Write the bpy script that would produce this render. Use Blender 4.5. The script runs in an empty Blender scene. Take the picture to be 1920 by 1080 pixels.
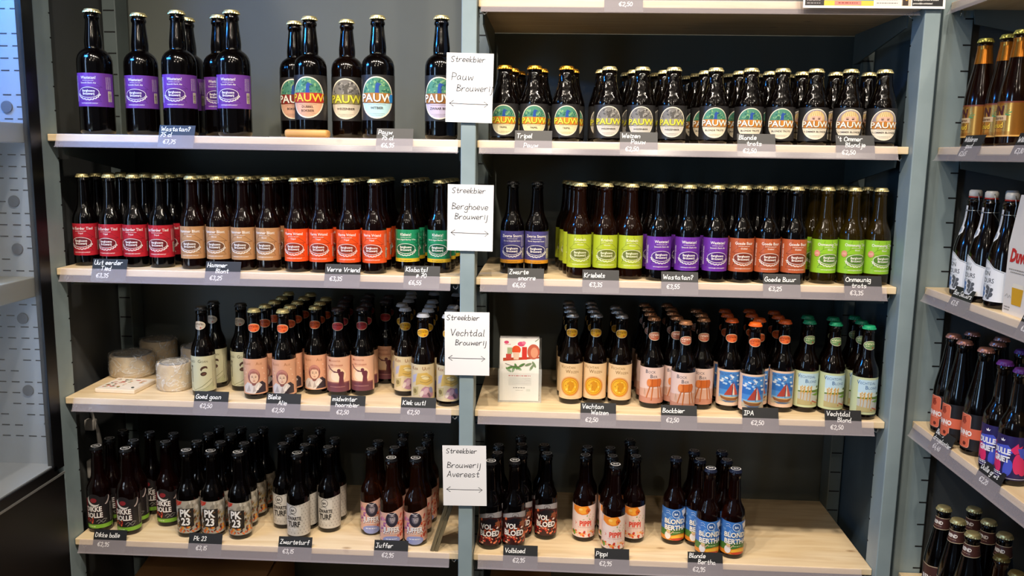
import bpy, bmesh, math, random
from mathutils import Vector, Matrix
random.seed(7)
PI = math.pi
scene = bpy.context.scene
C = scene.collection

# ------------------------------------------------------------------ camera
cam_data = bpy.data.cameras.new('camera')
cam = bpy.data.objects.new('camera', cam_data)
C.objects.link(cam)
cam_data.sensor_fit = 'HORIZONTAL'
cam_data.sensor_width = 36.0
cam_data.lens = 36.0 * 1585.41 / 1920.0
cam_data.clip_start = 0.05


def cam_axes(yaw, pitch, roll):
    cy, sy, cp, sp, cr, sr = math.cos(yaw), math.sin(yaw), math.cos(pitch), math.sin(pitch), math.cos(roll), math.sin(roll)
    fwd = Vector((sy * cp, cy * cp, -sp))
    right = Vector((cy, -sy, 0))
    down = fwd.cross(right)
    return cr * right + sr * down, -sr * right + cr * down, fwd


_r, _d, _f = cam_axes(-0.0477, 0.1565, -0.0160)
cam.matrix_world = Matrix(((_r.x, -_d.x, -_f.x, 0.1949), (_r.y, -_d.y, -_f.y, -1.9365), (_r.z, -_d.z, -_f.z, 0.0141), (0, 0, 0, 1)))
scene.camera = cam

# ------------------------------------------------------------------ world, exposure
scene.view_settings.view_transform = 'Standard'
scene.view_settings.look = 'None'
scene.view_settings.gamma = 1.0
scene.view_settings.use_curve_mapping = False
scene.view_settings.exposure = 0.0
scene.cycles.max_bounces = 9
scene.cycles.diffuse_bounces = 3
scene.cycles.glossy_bounces = 4
scene.cycles.transmission_bounces = 8
scene.cycles.transparent_max_bounces = 10
scene.cycles.caustics_reflective = False
scene.cycles.caustics_refractive = False
scene.cycles.sample_clamp_indirect = 4.0
world = bpy.data.worlds.new('shop_ambient')
scene.world = world
world.use_nodes = True
world.node_tree.nodes['Background'].inputs[0].default_value = (0.62, 0.72, 0.85, 1)
world.node_tree.nodes['Background'].inputs[1].default_value = 0.085


# ------------------------------------------------------------------ lamps of the room
def lamp(name, kind, loc, target, power, col, **kw):
    d = bpy.data.lights.new(name, kind)
    d.energy = power
    d.color = col
    for k, v in kw.items():
        setattr(d, k, v)
    o = bpy.data.objects.new(name, d)
    C.objects.link(o)
    o.location = loc
    o.rotation_euler = (Vector(target) - Vector(loc)).to_track_quat('-Z', 'Y').to_euler()
    return o


WARM = (1.0, 0.87, 0.72)
for x, y, tx, pw in ((-1.95, -1.31, -1.20, 0.5), (-1.30, -1.36, -0.85, 0.75), (-0.78, -1.30, -0.50, 0.8), (-0.30, -1.35, -0.15, 0.85), (0.18, -1.31, 0.10, 0.8), (0.66, -1.36, 0.45, 0.75), (1.12, -1.31, 0.80, 0.65), (1.45, -1.36, 1.0, 0.4)):
    lamp('ceiling_spot', 'SPOT', (x, y, 1.54), (tx, 0.05, -1.05), 104 * pw, WARM, spot_size=math.radians(92), spot_blend=1.0, shadow_soft_size=0.028)
for x, y, p in ((-1.5, -2.5, 15), (-0.5, -2.55, 17), (0.5, -2.5, 17), (1.3, -2.55, 14), (-0.9, -3.8, 20), (0.5, -3.8, 20)):
    lamp('ceiling_spot', 'SPOT', (x, y, 1.54), (x * 0.7, 0.0, -0.5), p, WARM, spot_size=math.radians(80), spot_blend=0.9, shadow_soft_size=0.02)
lamp('shop_window', 'AREA', (-2.6, -3.0, 0.15), (0.6, 0.0, -0.2), 36, (0.40, 0.66, 1.0), shape='RECTANGLE', size=0.4, size_y=1.9)
lamp('fridge_led', 'AREA', (-1.012, -0.20, 0.0), (-0.3, 0.10, 0.0), 1.6, (0.42, 0.64, 1.0), shape='RECTANGLE', size=0.03, size_y=1.3)
lamp('fridge_led', 'AREA', (-1.22, -0.34, 0.56), (-1.06, -0.06, 0.26), 13.0, (0.03, 0.30, 1.0), shape='RECTANGLE', size=0.4, size_y=0.1)
lamp('fridge_led', 'AREA', (-1.25, -0.95, -0.12), (-1.1, -0.06, -0.12), 0.45, (0.80, 0.95, 0.95), shape='RECTANGLE', size=0.4, size_y=0.25)
lamp('fridge_led', 'AREA', (-1.25, -0.95, -0.42), (-1.1, -0.06, -0.60), 1.1, (0.74, 0.86, 1.0), shape='RECTANGLE', size=0.4, size_y=0.12)

COLS=[
('purple75',0,[(-0.8859,0.048)]),
('purple75',0,[(-0.8009,0.1)]),
('purple75',0,[(-0.6899,0.06),(-0.712,0.165)]),
('purple75',0,[(-0.557,0.05),(-0.6157,0.12)]),
('dubbel',0,[(-0.3832,0.078)]),
('bok',0,[(-0.4407,0.15)]),
('weizen75',0,[(-0.3058,0.12)]),
('witbier',0,[(-0.2182,0.055)]),
('zwaar',0,[(-0.0702,0.05)]),
('tripel',0,[(0.0764,0.045),(0.0894,0.113),(0.1024,0.181)]),
('tripel',0,[(0.1445,0.045),(0.1575,0.113)]),
('tripel',0,[(0.2174,0.045),(0.2304,0.113)]),
('weizen',0,[(0.314,0.045),(0.303,0.113)]),
('weizen',0,[(0.3886,0.045),(0.3776,0.113),(0.3666,0.181)]),
('weizen',0,[(0.4594,0.045),(0.4484,0.113),(0.4374,0.181),(0.4264,0.249)]),
('trots',0,[(0.5533,0.045),(0.5433,0.113),(0.5333,0.181),(0.5233,0.249)]),
('trots',0,[(0.6322,0.045),(0.6222,0.113),(0.6122,0.181),(0.6022,0.249)]),
('trots',0,[(0.7021,0.045),(0.6921,0.113),(0.6821,0.181),(0.6721,0.249)]),
('ommer',0,[(0.7764,0.045),(0.7654,0.113),(0.7544,0.181)]),
('ommer',0,[(0.8527,0.045),(0.8417,0.113)]),
('ommer',0,[(0.9276,0.045),(0.9166,0.113)]),
('eerder',1,[(-0.9463,0.072),(-0.9463,0.133),(-0.9463,0.194),(-0.9463,0.255)]),
('eerder',1,[(-0.8783,0.066),(-0.8783,0.127),(-0.8783,0.188),(-0.8783,0.249)]),
('eerder',1,[(-0.8191,0.066),(-0.8191,0.127),(-0.8191,0.188),(-0.8191,0.249)]),
('eerder',1,[(-0.7548,0.066),(-0.7548,0.127),(-0.7548,0.188),(-0.7548,0.249)]),
('hammer',1,[(-0.6719,0.055),(-0.6729,0.116),(-0.6739,0.177),(-0.6749,0.238)]),
('hammer',1,[(-0.6084,0.055),(-0.6094,0.116),(-0.6104,0.177),(-0.6114,0.238)]),
('hammer',1,[(-0.5483,0.055),(-0.5493,0.116),(-0.5503,0.177),(-0.5513,0.238)]),
('hammer',1,[(-0.4872,0.055),(-0.4882,0.116),(-0.4892,0.177),(-0.4902,0.238)]),
('verre',1,[(-0.4156,0.046),(-0.4156,0.107),(-0.4156,0.168),(-0.4156,0.229)]),
('verre',1,[(-0.3564,0.046),(-0.3564,0.107),(-0.3564,0.168),(-0.3564,0.229)]),
('verre',1,[(-0.2906,0.046),(-0.2906,0.107),(-0.2906,0.168),(-0.2906,0.229)]),
('verre',1,[(-0.2286,0.046),(-0.2286,0.107),(-0.2286,0.168),(-0.2286,0.229)]),
('klabats',1,[(-0.1559,0.085),(-0.1519,0.146),(-0.1479,0.207),(-0.1439,0.268)]),
('klabats',1,[(-0.0789,0.085),(-0.0749,0.146),(-0.0709,0.207),(-0.0669,0.268)]),
('zwarte',1,[(0.0961,0.105)]),
('zwarte',1,[(0.1553,0.105)]),
('kriebels',1,[(0.2566,0.05),(0.2476,0.111),(0.2386,0.172),(0.2296,0.233)]),
('kriebels',1,[(0.3174,0.05),(0.3084,0.111),(0.2994,0.172),(0.2898,0.233)]),
('kriebels',1,[(0.3766,0.05),(0.3676,0.111),(0.3586,0.172),(0.349,0.2335)]),
('wast33',1,[(0.441,0.0378),(0.429,0.097),(0.417,0.158),(0.4062,0.2185)]),
('wast33',1,[(0.5066,0.0378),(0.4946,0.097),(0.4826,0.158),(0.4706,0.219)]),
('wast33',1,[(0.5708,0.0378),(0.5588,0.097),(0.5468,0.158),(0.5348,0.219)]),
('goede',1,[(0.6309,0.0378),(0.6187,0.0957),(0.6068,0.156),(0.5948,0.217)]),
('goede',1,[(0.6901,0.0378),(0.6779,0.0957),(0.666,0.156),(0.654,0.217)]),
('goede',1,[(0.7507,0.0378),(0.7385,0.0957),(0.7266,0.156),(0.7146,0.217)]),
('onmeunig',1,[(0.8233,0.05),(0.8133,0.111),(0.8033,0.172),(0.7933,0.233)]),
('onmeunig',1,[(0.8843,0.05),(0.8743,0.111),(0.8643,0.172),(0.8543,0.233)]),
('onmeunig',1,[(0.9435,0.05),(0.9335,0.111),(0.9235,0.172),(0.9135,0.233)]),
('goan',2,[(-0.6639,0.0659),(-0.6645,0.1429)]),
('goan',2,[(-0.5865,0.1224)]),
('bleke',2,[(-0.5288,0.0552),(-0.5217,0.1144),(-0.5172,0.1735),(-0.5189,0.2385),(-0.5228,0.3087)]),
('bleke',2,[(-0.457,0.0542),(-0.4583,0.1151),(-0.458,0.1744),(-0.4597,0.2385),(-0.4598,0.2999)]),
('bleke',2,[(-0.3937,0.111),(-0.3988,0.1725),(-0.4005,0.239)]),
('midw',2,[(-0.3326,0.0966),(-0.3349,0.1573),(-0.3456,0.2168),(-0.353,0.2863)]),
('midw',2,[(-0.2756,0.1126),(-0.2781,0.1741),(-0.295,0.2475),(-0.3011,0.3148)]),
('midw',2,[(-0.2392,0.228),(-0.2444,0.2979)]),
('kiek',2,[(-0.1685,0.1201),(-0.1869,0.1786),(-0.182,0.2434),(-0.1854,0.3025),(-0.194,0.3611)]),
('kiek',2,[(-0.1126,0.0478),(-0.1098,0.1125),(-0.1134,0.1732),(-0.1171,0.2371),(-0.1312,0.3668)]),
('kiek',2,[(-0.0506,0.0423),(-0.051,0.1058),(-0.0538,0.1659),(-0.0663,0.3579)]),
('vweizen',2,[(0.2468,0.0942),(0.242,0.1532),(0.2415,0.2124),(0.24,0.2716)]),
('vweizen',2,[(0.3056,0.1014),(0.3008,0.1605),(0.3002,0.2197),(0.2987,0.2799)]),
('vweizen',2,[(0.3671,0.0971),(0.3598,0.1559),(0.3602,0.2151)]),
('bock',2,[(0.4429,0.0789),(0.4402,0.1383),(0.4421,0.2042),(0.4399,0.2672)]),
('bock',2,[(0.5125,0.0378),(0.4997,0.0956),(0.4976,0.1548),(0.5018,0.2138),(0.499,0.2729)]),
('bock',2,[(0.562,0.0809),(0.5667,0.14),(0.563,0.199)]),
('ipa',2,[(0.6284,0.0782),(0.6307,0.1446),(0.6361,0.2035)]),
('ipa',2,[(0.6743,0.0378),(0.6969,0.0925),(0.6918,0.1515),(0.6994,0.2102)]),
('ipa',2,[(0.7542,0.0773),(0.7528,0.1373),(0.7578,0.1963)]),
('vblond',2,[(0.8131,0.083),(0.8268,0.1458)]),
('vblond',2,[(0.8708,0.0698),(0.8847,0.1326)]),
('vblond',2,[(0.9367,0.0378),(0.9406,0.0969),(0.9444,0.156)]),
('dikke',3,[(-0.9497,0.0634),(-0.9462,0.1225),(-0.9436,0.1871)]),
('dikke',3,[(-0.8687,0.0536),(-0.8773,0.1122)]),
('dikke',3,[(-0.8668,0.1791)]),
('dikke',3,[(-0.7926,0.1116),(-0.8002,0.1746)]),
('pk',3,[(-0.713,0.055),(-0.7142,0.1212),(-0.7082,0.1801),(-0.7028,0.239)]),
('pk',3,[(-0.651,0.0569),(-0.6519,0.1209),(-0.6469,0.1807),(-0.6421,0.2415)]),
('pk',3,[(-0.5804,0.0539),(-0.5881,0.1188),(-0.5856,0.1823),(-0.583,0.245)]),
('turf',3,[(-0.4893,0.1242),(-0.4883,0.1844),(-0.4862,0.2435)]),
('turf',3,[(-0.4327,0.062),(-0.43,0.1216),(-0.4286,0.1846),(-0.4284,0.256)]),
('turf',3,[(-0.3669,0.1115),(-0.3675,0.1776)]),
('juffer',3,[(-0.2546,0.1057),(-0.2499,0.1678)]),
('juffer',3,[(-0.1927,0.0502),(-0.1983,0.1239),(-0.1889,0.1826),(-0.1966,0.2413)]),
('juffer',3,[(-0.1323,0.054),(-0.1303,0.1219),(-0.1256,0.1865),(-0.1288,0.2456)]),
('vol',3,[(0.055,0.0511),(0.0674,0.109),(0.0664,0.1682)]),
('vol',3,[(0.1135,0.0601),(0.1292,0.1187),(0.1262,0.1787),(0.1216,0.2421)]),
('vol',3,[(0.1928,0.1169),(0.1853,0.1802)]),
('pippi',3,[(0.2898,0.1143),(0.2971,0.1745)]),
('pippi',3,[(0.3609,0.0549),(0.3575,0.114),(0.3563,0.1732)]),
('pippi',3,[(0.4166,0.1184),(0.4153,0.1776),(0.4126,0.2398)]),
('bertha',3,[(0.5172,0.1168)]),
('bertha',3,[(0.5916,0.0497),(0.5761,0.1101),(0.5714,0.1722)]),
('bertha',3,[(0.6523,0.0517),(0.6426,0.1129),(0.6427,0.1749)]),
('wild',0,[(1.0939,-0.0529)]),
('wild',0,[(1.1084,-0.1159)]),
('wild',0,[(1.1016,-0.1801)]),
('bons',1,[(1.0821,-0.0995)]),
('bons',1,[(1.081,-0.1683)]),
('bons',1,[(1.083,-0.243)]),
('bons',1,[(1.1489,-0.1152)]),
('benno',2,[(1.0852,-0.0596),(1.1409,-0.0267)]),
('benno',2,[(1.079,-0.1243),(1.1432,-0.1317)]),
('benno',2,[(1.0885,-0.1952),(1.1797,-0.0784)]),
('dulle',2,[(1.0767,-0.2935),(1.164,-0.1904)]),
('dulle',2,[(1.0767,-0.3535)]),
('rend',3,[(1.0792,-0.1052),(1.1442,-0.1069)]),
('rend',3,[(1.0792,-0.1725),(1.1442,-0.1719)]),
('rend',3,[(1.0792,-0.2375),(1.1442,-0.2369)]),
('amber',3,[(1.1046,-0.3049)]),
('amber',3,[(1.0993,-0.372)]),
('floorb',4,[(-0.3523,0.121)]),
('floorb',4,[(-0.29,0.1212)]),
('floorb',4,[(-0.2278,0.1213)]),
('floorb',4,[(-0.1643,0.1215)]),
('floorb',4,[(-0.1011,0.1217)]),
]
CARDS=[(0, -0.6757, 'Wastatan?|75 cl|  €7,75'), (0, -0.1699, 'Pauw|  75 cl|  €6,95'), (0, 0.1454, 'Tripel|    Pauw'), (0, 0.3818, 'Weizen|     Pauw|  €2,50'), (0, 0.6422, 'Blonde|    trots|  €2,50'), (0, 0.8587, "'t Ommer|    Blondje|  €2,50"), (1, -0.8528, 'Uut eerder|    Tied|  €3,35'), (1, -0.5793, 'Hammer|     Blont|  €3,25'), (1, -0.2945, 'Verre Vriend|  €3,35'), (1, -0.1081, 'Klabats!|      # 70|  €6,55'), (1, 0.1337, 'Zwarte|     snorre|  €6,55'), (1, 0.3068, 'Kriebels|   €3,35'), (1, 0.4874, 'Wastatan?|  €3,55'), (1, 0.7183, 'Goede Buur|  €3,25'), (1, 0.9004, 'Onmeunig|   trots|  €3,35'), (2, -0.6204, 'Goed goan|   €2,50'), (2, -0.4435, 'Bleke|      Alie|   €2,50'), (2, -0.2868, 'midwinter|  hoornbier|   €2,50'), (2, -0.1167, 'Kiek uut!|   €2,50'), (2, 0.311, 'Vechtan|     Weizen|  €2,50'), (2, 0.5004, 'Bockbier|  €2,50'), (2, 0.6897, 'IPA|    €2,50'), (2, 0.8801, 'Vechtdal|      Blond|  €2,50'), (3, -0.8926, 'Dikke bolle|  €2,95'), (3, -0.6501, '  Pk 23|    €3,15'), (3, -0.424, 'Zwarteturf|  €3,15'), (3, -0.1849, 'Juffer|    €2,95'), (3, 0.1333, 'Volbloed|     €2,95'), (3, 0.3556, 'Pippi|  €2,95'), (3, 0.5802, 'Blonde|     Bertha|  €2,95')]
Z = [0.0447, -0.2696, -0.587, -0.9528]
Z0 = 0.352            # top of the board above the top right row
ZF = -1.325           # lowest board, under the picture


# ------------------------------------------------------------------ materials
def lin(h):
    if isinstance(h, tuple):
        return h
    h = h.lstrip('#')
    out = []
    for i in (0, 2, 4):
        v = int(h[i:i + 2], 16) / 255
        out.append(v / 12.92 if v <= 0.04045 else ((v + 0.055) / 1.055) ** 2.4)
    return tuple(out)


_mats = {}


def mat(name, col, rough=0.5, metal=0.0, spec=0.5, **kw):
    key = (name, col, rough, metal)
    if key in _mats:
        return _mats[key]
    m = bpy.data.materials.new(name)
    m.use_nodes = True
    b = m.node_tree.nodes['Principled BSDF']
    b.inputs['Base Color'].default_value = (*lin(col), 1)
    b.inputs['Roughness'].default_value = rough
    b.inputs['Metallic'].default_value = metal
    b.inputs['Specular IOR Level'].default_value = spec
    for k, v in kw.items():
        b.inputs[k].default_value = v
    _mats[key] = m
    return m


def noise_mat(name, c1, c2, scale=6, rough=0.5, bump=0.0, stretch=(1, 1, 1), metal=0.0, alpha=1.0):
    m = bpy.data.materials.new(name)
    m.use_nodes = True
    nt = m.node_tree
    b = nt.nodes['Principled BSDF']
    b.inputs['Roughness'].default_value = rough
    b.inputs['Metallic'].default_value = metal
    b.inputs['Alpha'].default_value = alpha
    tc = nt.nodes.new('ShaderNodeTexCoord')
    mp = nt.nodes.new('ShaderNodeMapping')
    mp.inputs['Scale'].default_value = stretch
    nz = nt.nodes.new('ShaderNodeTexNoise')
    nz.inputs['Scale'].default_value = scale
    nz.inputs['Detail'].default_value = 5
    rp = nt.nodes.new('ShaderNodeValToRGB')
    rp.color_ramp.elements[0].position = 0.35
    rp.color_ramp.elements[0].color = (*lin(c1), 1)
    rp.color_ramp.elements[1].position = 0.68
    rp.color_ramp.elements[1].color = (*lin(c2), 1)
    nt.links.new(tc.outputs['Object'], mp.inputs['Vector'])
    nt.links.new(mp.outputs[0], nz.inputs['Vector'])
    nt.links.new(nz.outputs['Fac'], rp.inputs[0])
    nt.links.new(rp.outputs[0], b.inputs['Base Color'])
    if bump:
        bp = nt.nodes.new('ShaderNodeBump')
        bp.inputs['Strength'].default_value = bump
        bp.inputs['Distance'].default_value = 0.004
        nt.links.new(nz.outputs['Fac'], bp.inputs['Height'])
        nt.links.new(bp.outputs[0], b.inputs['Normal'])
    return m


def wood_mat():
    m = bpy.data.materials.new('pine_wood')
    m.use_nodes = True
    nt = m.node_tree
    b = nt.nodes['Principled BSDF']
    b.inputs['Roughness'].default_value = 0.42
    tc = nt.nodes.new('ShaderNodeTexCoord')
    mp = nt.nodes.new('ShaderNodeMapping')
    mp.inputs['Scale'].default_value = (1.6, 16, 16)
    nz = nt.nodes.new('ShaderNodeTexNoise')
    nz.inputs['Scale'].default_value = 3.2
    nz.inputs['Detail'].default_value = 6
    nz.inputs['Distortion'].default_value = 0.6
    rp = nt.nodes.new('ShaderNodeValToRGB')
    rp.color_ramp.elements[0].position = 0.32
    rp.color_ramp.elements[0].color = (*lin('#d8bd92'), 1)
    rp.color_ramp.elements[1].position = 0.62
    rp.color_ramp.elements[1].color = (*lin('#e8d2ac'), 1)
    vo = nt.nodes.new('ShaderNodeTexVoronoi')
    vo.inputs['Scale'].default_value = 6.0
    mp2 = nt.nodes.new('ShaderNodeMapping')
    mp2.inputs['Scale'].default_value = (1.0, 1.9, 1.0)
    kr = nt.nodes.new('ShaderNodeValToRGB')
    kr.color_ramp.elements[0].position = 0.03
    kr.color_ramp.elements[0].color = (*lin('#8a5f35'), 1)
    kr.color_ramp.elements[1].position = 0.09
    kr.color_ramp.elements[1].color = (1, 1, 1, 1)
    mx = nt.nodes.new('ShaderNodeMix')
    mx.data_type = 'RGBA'
    mx.blend_type = 'MULTIPLY'
    mx.inputs[0].default_value = 0.6
    nt.links.new(tc.outputs['Object'], mp.inputs['Vector'])
    nt.links.new(tc.outputs['Object'], mp2.inputs['Vector'])
    nt.links.new(mp2.outputs[0], vo.inputs['Vector'])
    nt.links.new(vo.outputs['Distance'], kr.inputs[0])
    nt.links.new(mp.outputs[0], nz.inputs['Vector'])
    nt.links.new(nz.outputs['Fac'], rp.inputs[0])
    nt.links.new(rp.outputs[0], mx.inputs[6])
    nt.links.new(kr.outputs[0], mx.inputs[7])
    nt.links.new(mx.outputs[2], b.inputs['Base Color'])
    return m


def film_mat(name, col, alpha, rough=0.3):
    """Thin see-through plastic: part clear, part milky with a gloss."""
    m = bpy.data.materials.new(name)
    m.use_nodes = True
    nt = m.node_tree
    b = nt.nodes['Principled BSDF']
    b.inputs['Base Color'].default_value = (*lin(col), 1)
    b.inputs['Roughness'].default_value = rough
    b.inputs['Alpha'].default_value = alpha
    return m


def glass_mat(name, col, trans=0.9, bump=0.0):
    m = bpy.data.materials.new(name)
    m.use_nodes = True
    nt = m.node_tree
    b = nt.nodes['Principled BSDF']
    b.inputs['Base Color'].default_value = (*lin(col), 1)
    b.inputs['Roughness'].default_value = 0.11
    b.inputs['IOR'].default_value = 1.5
    b.inputs['Transmission Weight'].default_value = trans
    if bump < 0.1:
        return m
    tc = nt.nodes.new('ShaderNodeTexCoord')
    nz = nt.nodes.new('ShaderNodeTexNoise')
    nz.inputs['Scale'].default_value = 55 if bump > 0.2 else 40
    nz.inputs['Detail'].default_value = 1
    bp = nt.nodes.new('ShaderNodeBump')
    bp.inputs['Strength'].default_value = max(bump, 0.03)
    bp.inputs['Distance'].default_value = 0.003
    nt.links.new(tc.outputs['Object'], nz.inputs['Vector'])
    nt.links.new(nz.outputs['Fac'], bp.inputs['Height'])
    nt.links.new(bp.outputs[0], b.inputs['Normal'])
    return m


M_WOOD = wood_mat()
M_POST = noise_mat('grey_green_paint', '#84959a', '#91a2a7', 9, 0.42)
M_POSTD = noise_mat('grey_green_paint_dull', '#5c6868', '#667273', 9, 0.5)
M_SLOT = mat('slot_black', '#050506', 0.8)
M_RAIL = film_mat('price_rail_plastic', '#f0e6ee', 0.14, 0.2)
M_STEEL = mat('zinc_steel', '#b9bdbf', 0.3, 1.0)
M_CARD = mat('chalk_card_black', '#17191c', 0.5)
M_CHALK = mat('chalk_white', '#f2f2f0', 0.7)
M_PAPER = mat('white_paper', '#dedcdc', 0.75)
M_INK = mat('marker_ink', '#26262b', 0.6)
M_BLACK = mat('black_frame', '#08080a', 0.35)


# ------------------------------------------------------------------ object helpers
def link(name, mesh, parent=None, m=None):
    o = bpy.data.objects.new(name, mesh)
    C.objects.link(o)
    if parent is not None:
        o.parent = parent
    if m is not None and not mesh.materials:
        mesh.materials.append(m)
    return o


def tag(o, label=None, cat=None, group=None, kind=None):
    if label:
        o['label'] = label
    if cat:
        o['category'] = cat
    if group:
        o['group'] = group
    if kind:
        o['kind'] = kind
    return o


def empty(name, loc=(0, 0, 0), rz=0.0):
    o = bpy.data.objects.new(name, None)
    o.empty_display_size = 0.03
    C.objects.link(o)
    o.location = loc
    o.rotation_euler = (0, 0, rz)
    return o


def bm_mesh(name, bm, mats, smooth=False, angle=None):
    me = bpy.data.meshes.new(name)
    bm.normal_update()
    bm.to_mesh(me)
    bm.free()
    for m in (mats if isinstance(mats, (list, tuple)) else [mats]):
        me.materials.append(m)
    if smooth:
        me.polygons.foreach_set('use_smooth', [True] * len(me.polygons))
        if angle:
            me.set_sharp_from_angle(angle=math.radians(angle))
    return me


def box(bm, x0, x1, y0, y1, z0, z1, mi=0, bevel=0.0):
    r = bmesh.ops.create_cube(bm, size=1.0)
    vs = r['verts']
    for v in vs:
        v.co = Vector(((x0 + x1) / 2 + v.co.x * (x1 - x0), (y0 + y1) / 2 + v.co.y * (y1 - y0), (z0 + z1) / 2 + v.co.z * (z1 - z0)))
    fs = {f for v in vs for f in v.link_faces}
    for f in fs:
        f.material_index = mi
    if bevel:
        es = {e for v in vs for e in v.link_edges}
        r = bmesh.ops.bevel(bm, geom=list(es), offset=bevel, segments=2, affect='EDGES', profile=0.5)
        for f in r['faces']:
            f.material_index = mi
    return vs


def boxes(name, lst, mats, parent=None, bevel=0.0):
    bm = bmesh.new()
    for b in lst:
        box(bm, *b[:6], mi=b[6] if len(b) > 6 else 0, bevel=bevel)
    return link(name, bm_mesh(name, bm, mats), parent)


def tube(bm, pts, r, n=8, mi=0, caps=True):
    pts = [Vector(p) for p in pts]
    rings = []
    for i, p in enumerate(pts):
        t = (pts[min(i + 1, len(pts) - 1)] - pts[max(i - 1, 0)]).normalized()
        a = t.orthogonal().normalized() if i == 0 else (rings_u - t * rings_u.dot(t)).normalized()
        rings_u = a
        b = t.cross(a)
        rr = r[i] if isinstance(r, (list, tuple)) else r
        rings.append([bm.verts.new(p + (a * math.cos(2 * PI * k / n) + b * math.sin(2 * PI * k / n)) * rr) for k in range(n)])
    for A, B in zip(rings, rings[1:]):
        for k in range(n):
            f = bm.faces.new((A[k], A[(k + 1) % n], B[(k + 1) % n], B[k]))
            f.material_index = mi
    if caps:
        bm.faces.new(rings[0][::-1]).material_index = mi
        bm.faces.new(rings[-1]).material_index = mi


def lathe(bm, prof, n=32, mi=0, crimp=None):
    rings = []
    for r, z in prof:
        if r < 1e-6:
            rings.append([bm.verts.new((0, 0, z))])
        else:
            ring = []
            for k in range(n):
                a = 2 * PI * k / n
                rr = r * (crimp(r, z, k) if crimp else 1.0)
                ring.append(bm.verts.new((rr * math.sin(a), -rr * math.cos(a), z)))
            rings.append(ring)
    for A, B in zip(rings, rings[1:]):
        for k in range(n):
            k2 = (k + 1) % n
            if len(A) == 1 and len(B) == 1:
                continue
            if len(A) == 1:
                f = bm.faces.new((A[0], B[k2], B[k]))
            elif len(B) == 1:
                f = bm.faces.new((A[k], A[k2], B[0]))
            else:
                f = bm.faces.new((A[k], A[k2], B[k2], B[k]))
            f.material_index = mi


def copy_tree(o, parent=None):
    c = o.copy()
    C.objects.link(c)
    if parent is not None:
        c.parent = parent
    for ch in list(o.children):
        copy_tree(ch, c)
    return c


# ------------------------------------------------------------------ printed artwork: flat shapes laid on a surface
_text = {}


def text_polys(s, bold=0.0, shear=0.0):
    key = (s, bold, shear)
    if key not in _text:
        cu = bpy.data.curves.new('lettering', 'FONT')
        cu.body = s
        cu.size = 1.0
        cu.offset = bold
        cu.shear = shear
        cu.resolution_u = 2
        o = bpy.data.objects.new('lettering', cu)
        C.objects.link(o)
        dg = bpy.context.evaluated_depsgraph_get()
        me = o.evaluated_get(dg).to_mesh()
        vs = [(v.co.x, v.co.y) for v in me.vertices]
        fs = [tuple(p.vertices) for p in me.polygons]
        o.evaluated_get(dg).to_mesh_clear()
        bpy.data.objects.remove(o)
        bpy.data.curves.remove(cu)
        xs = [v[0] for v in vs] or [0, 1]
        _text[key] = ([(v[0] - min(xs), v[1]) for v in vs], fs, max(xs) - min(xs))
    return _text[key]


HAND = {
    'a': '4i2j0h0f1e3f4h 4i4f5e', 'b': '0n0e 0h2j4i4f2e0f', 'c': '4i2j0h0f2e4f', 'd': '4i2j0h0f2e4g 4n4f5e', 'e': '0g4h3j1j0h0f2e4f',
    'f': '4m3n2m2e 0j4j', 'g': '4i2j0h0f2e4g 4j4b2a0b', 'h': '0n0e 0h2j4i4e', 'i': '1j1e 1k1l', 'j': '2j2b0a 2k2l', 'k': '0n0e 4j0g4e',
    'l': '0n0f1e', 'm': '0j0e 0h2j3i3e 3h5j6i6e', 'n': '0j0e 0h2j4i4e', 'o': '2j0h0f2e4f4h2j', 'p': '0j0a 0h2j4i4f2e0f', 'r': '0j0e 0h2j4j',
    's': '4i2j0i2g4f2e0e', 't': '2m2f3e4f 0j4j', 'u': '0j0f2e4g 4j4f5e', 'v': '0j2e4j', 'w': '0j1e3i5e6j', 'z': '0j4j 4j0e 0e4e',
    'A': '0e3n 3n6e 1h5h', 'B': '0e0n 0n4m4k0j 0j5h5f0e', 'D': '0e0n 0n4l5h3e0e', 'G': '5l3n0k0g2e5f5i3i', 'H': '0n0e 5n5e 0i5i',
    'I': '0n4n 2n2e 0e4e', 'J': '0n5n 3n3f1e0f', 'K': '0n0e 5n0i 0i5e', 'O': '3n0k0g3e6g6k3n', 'P': '0n0e 0n4m5k4i0i', 'S': '5m3n0l1j4h4f2e0f',
    'T': '0n6n 3n3e', 'U': '0n0g2e4e5g 5n5e', 'V': '0n3e 3e6n', 'W': '0n2e 2e4k 4k6e 6e8n', 'Z': '0n5n 5n0e 0e5e',
    '0': '2n0k0g2e4g4k2n', '1': '1l2n 2n2e', '2': '0l2n4l3i0e 0e4e', '3': '0m2n4l2j4g2e0f', '4': '3n0h 0h5h 4j4e', '5': '4n1n 1n0j3j4g2e0f',
    '6': '3n0j0f2e4f3i0h', '7': '0n4n 4n1e 1i4i', '8': '2j0l2n4l2j0g2e4g2j', '9': '4l2n0l2j4l3e1e', '€': '6m4n1k1g3e6f 0j4j 0h4h',
    ',': '1f0c', '.': '0e0f', '?': '0l2n4l2i2g 2e2f', '!': '1n1g 1e1f', "'": '1n1l', '#': '1k0e 3k2e 0i4i 0g4g'}


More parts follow.
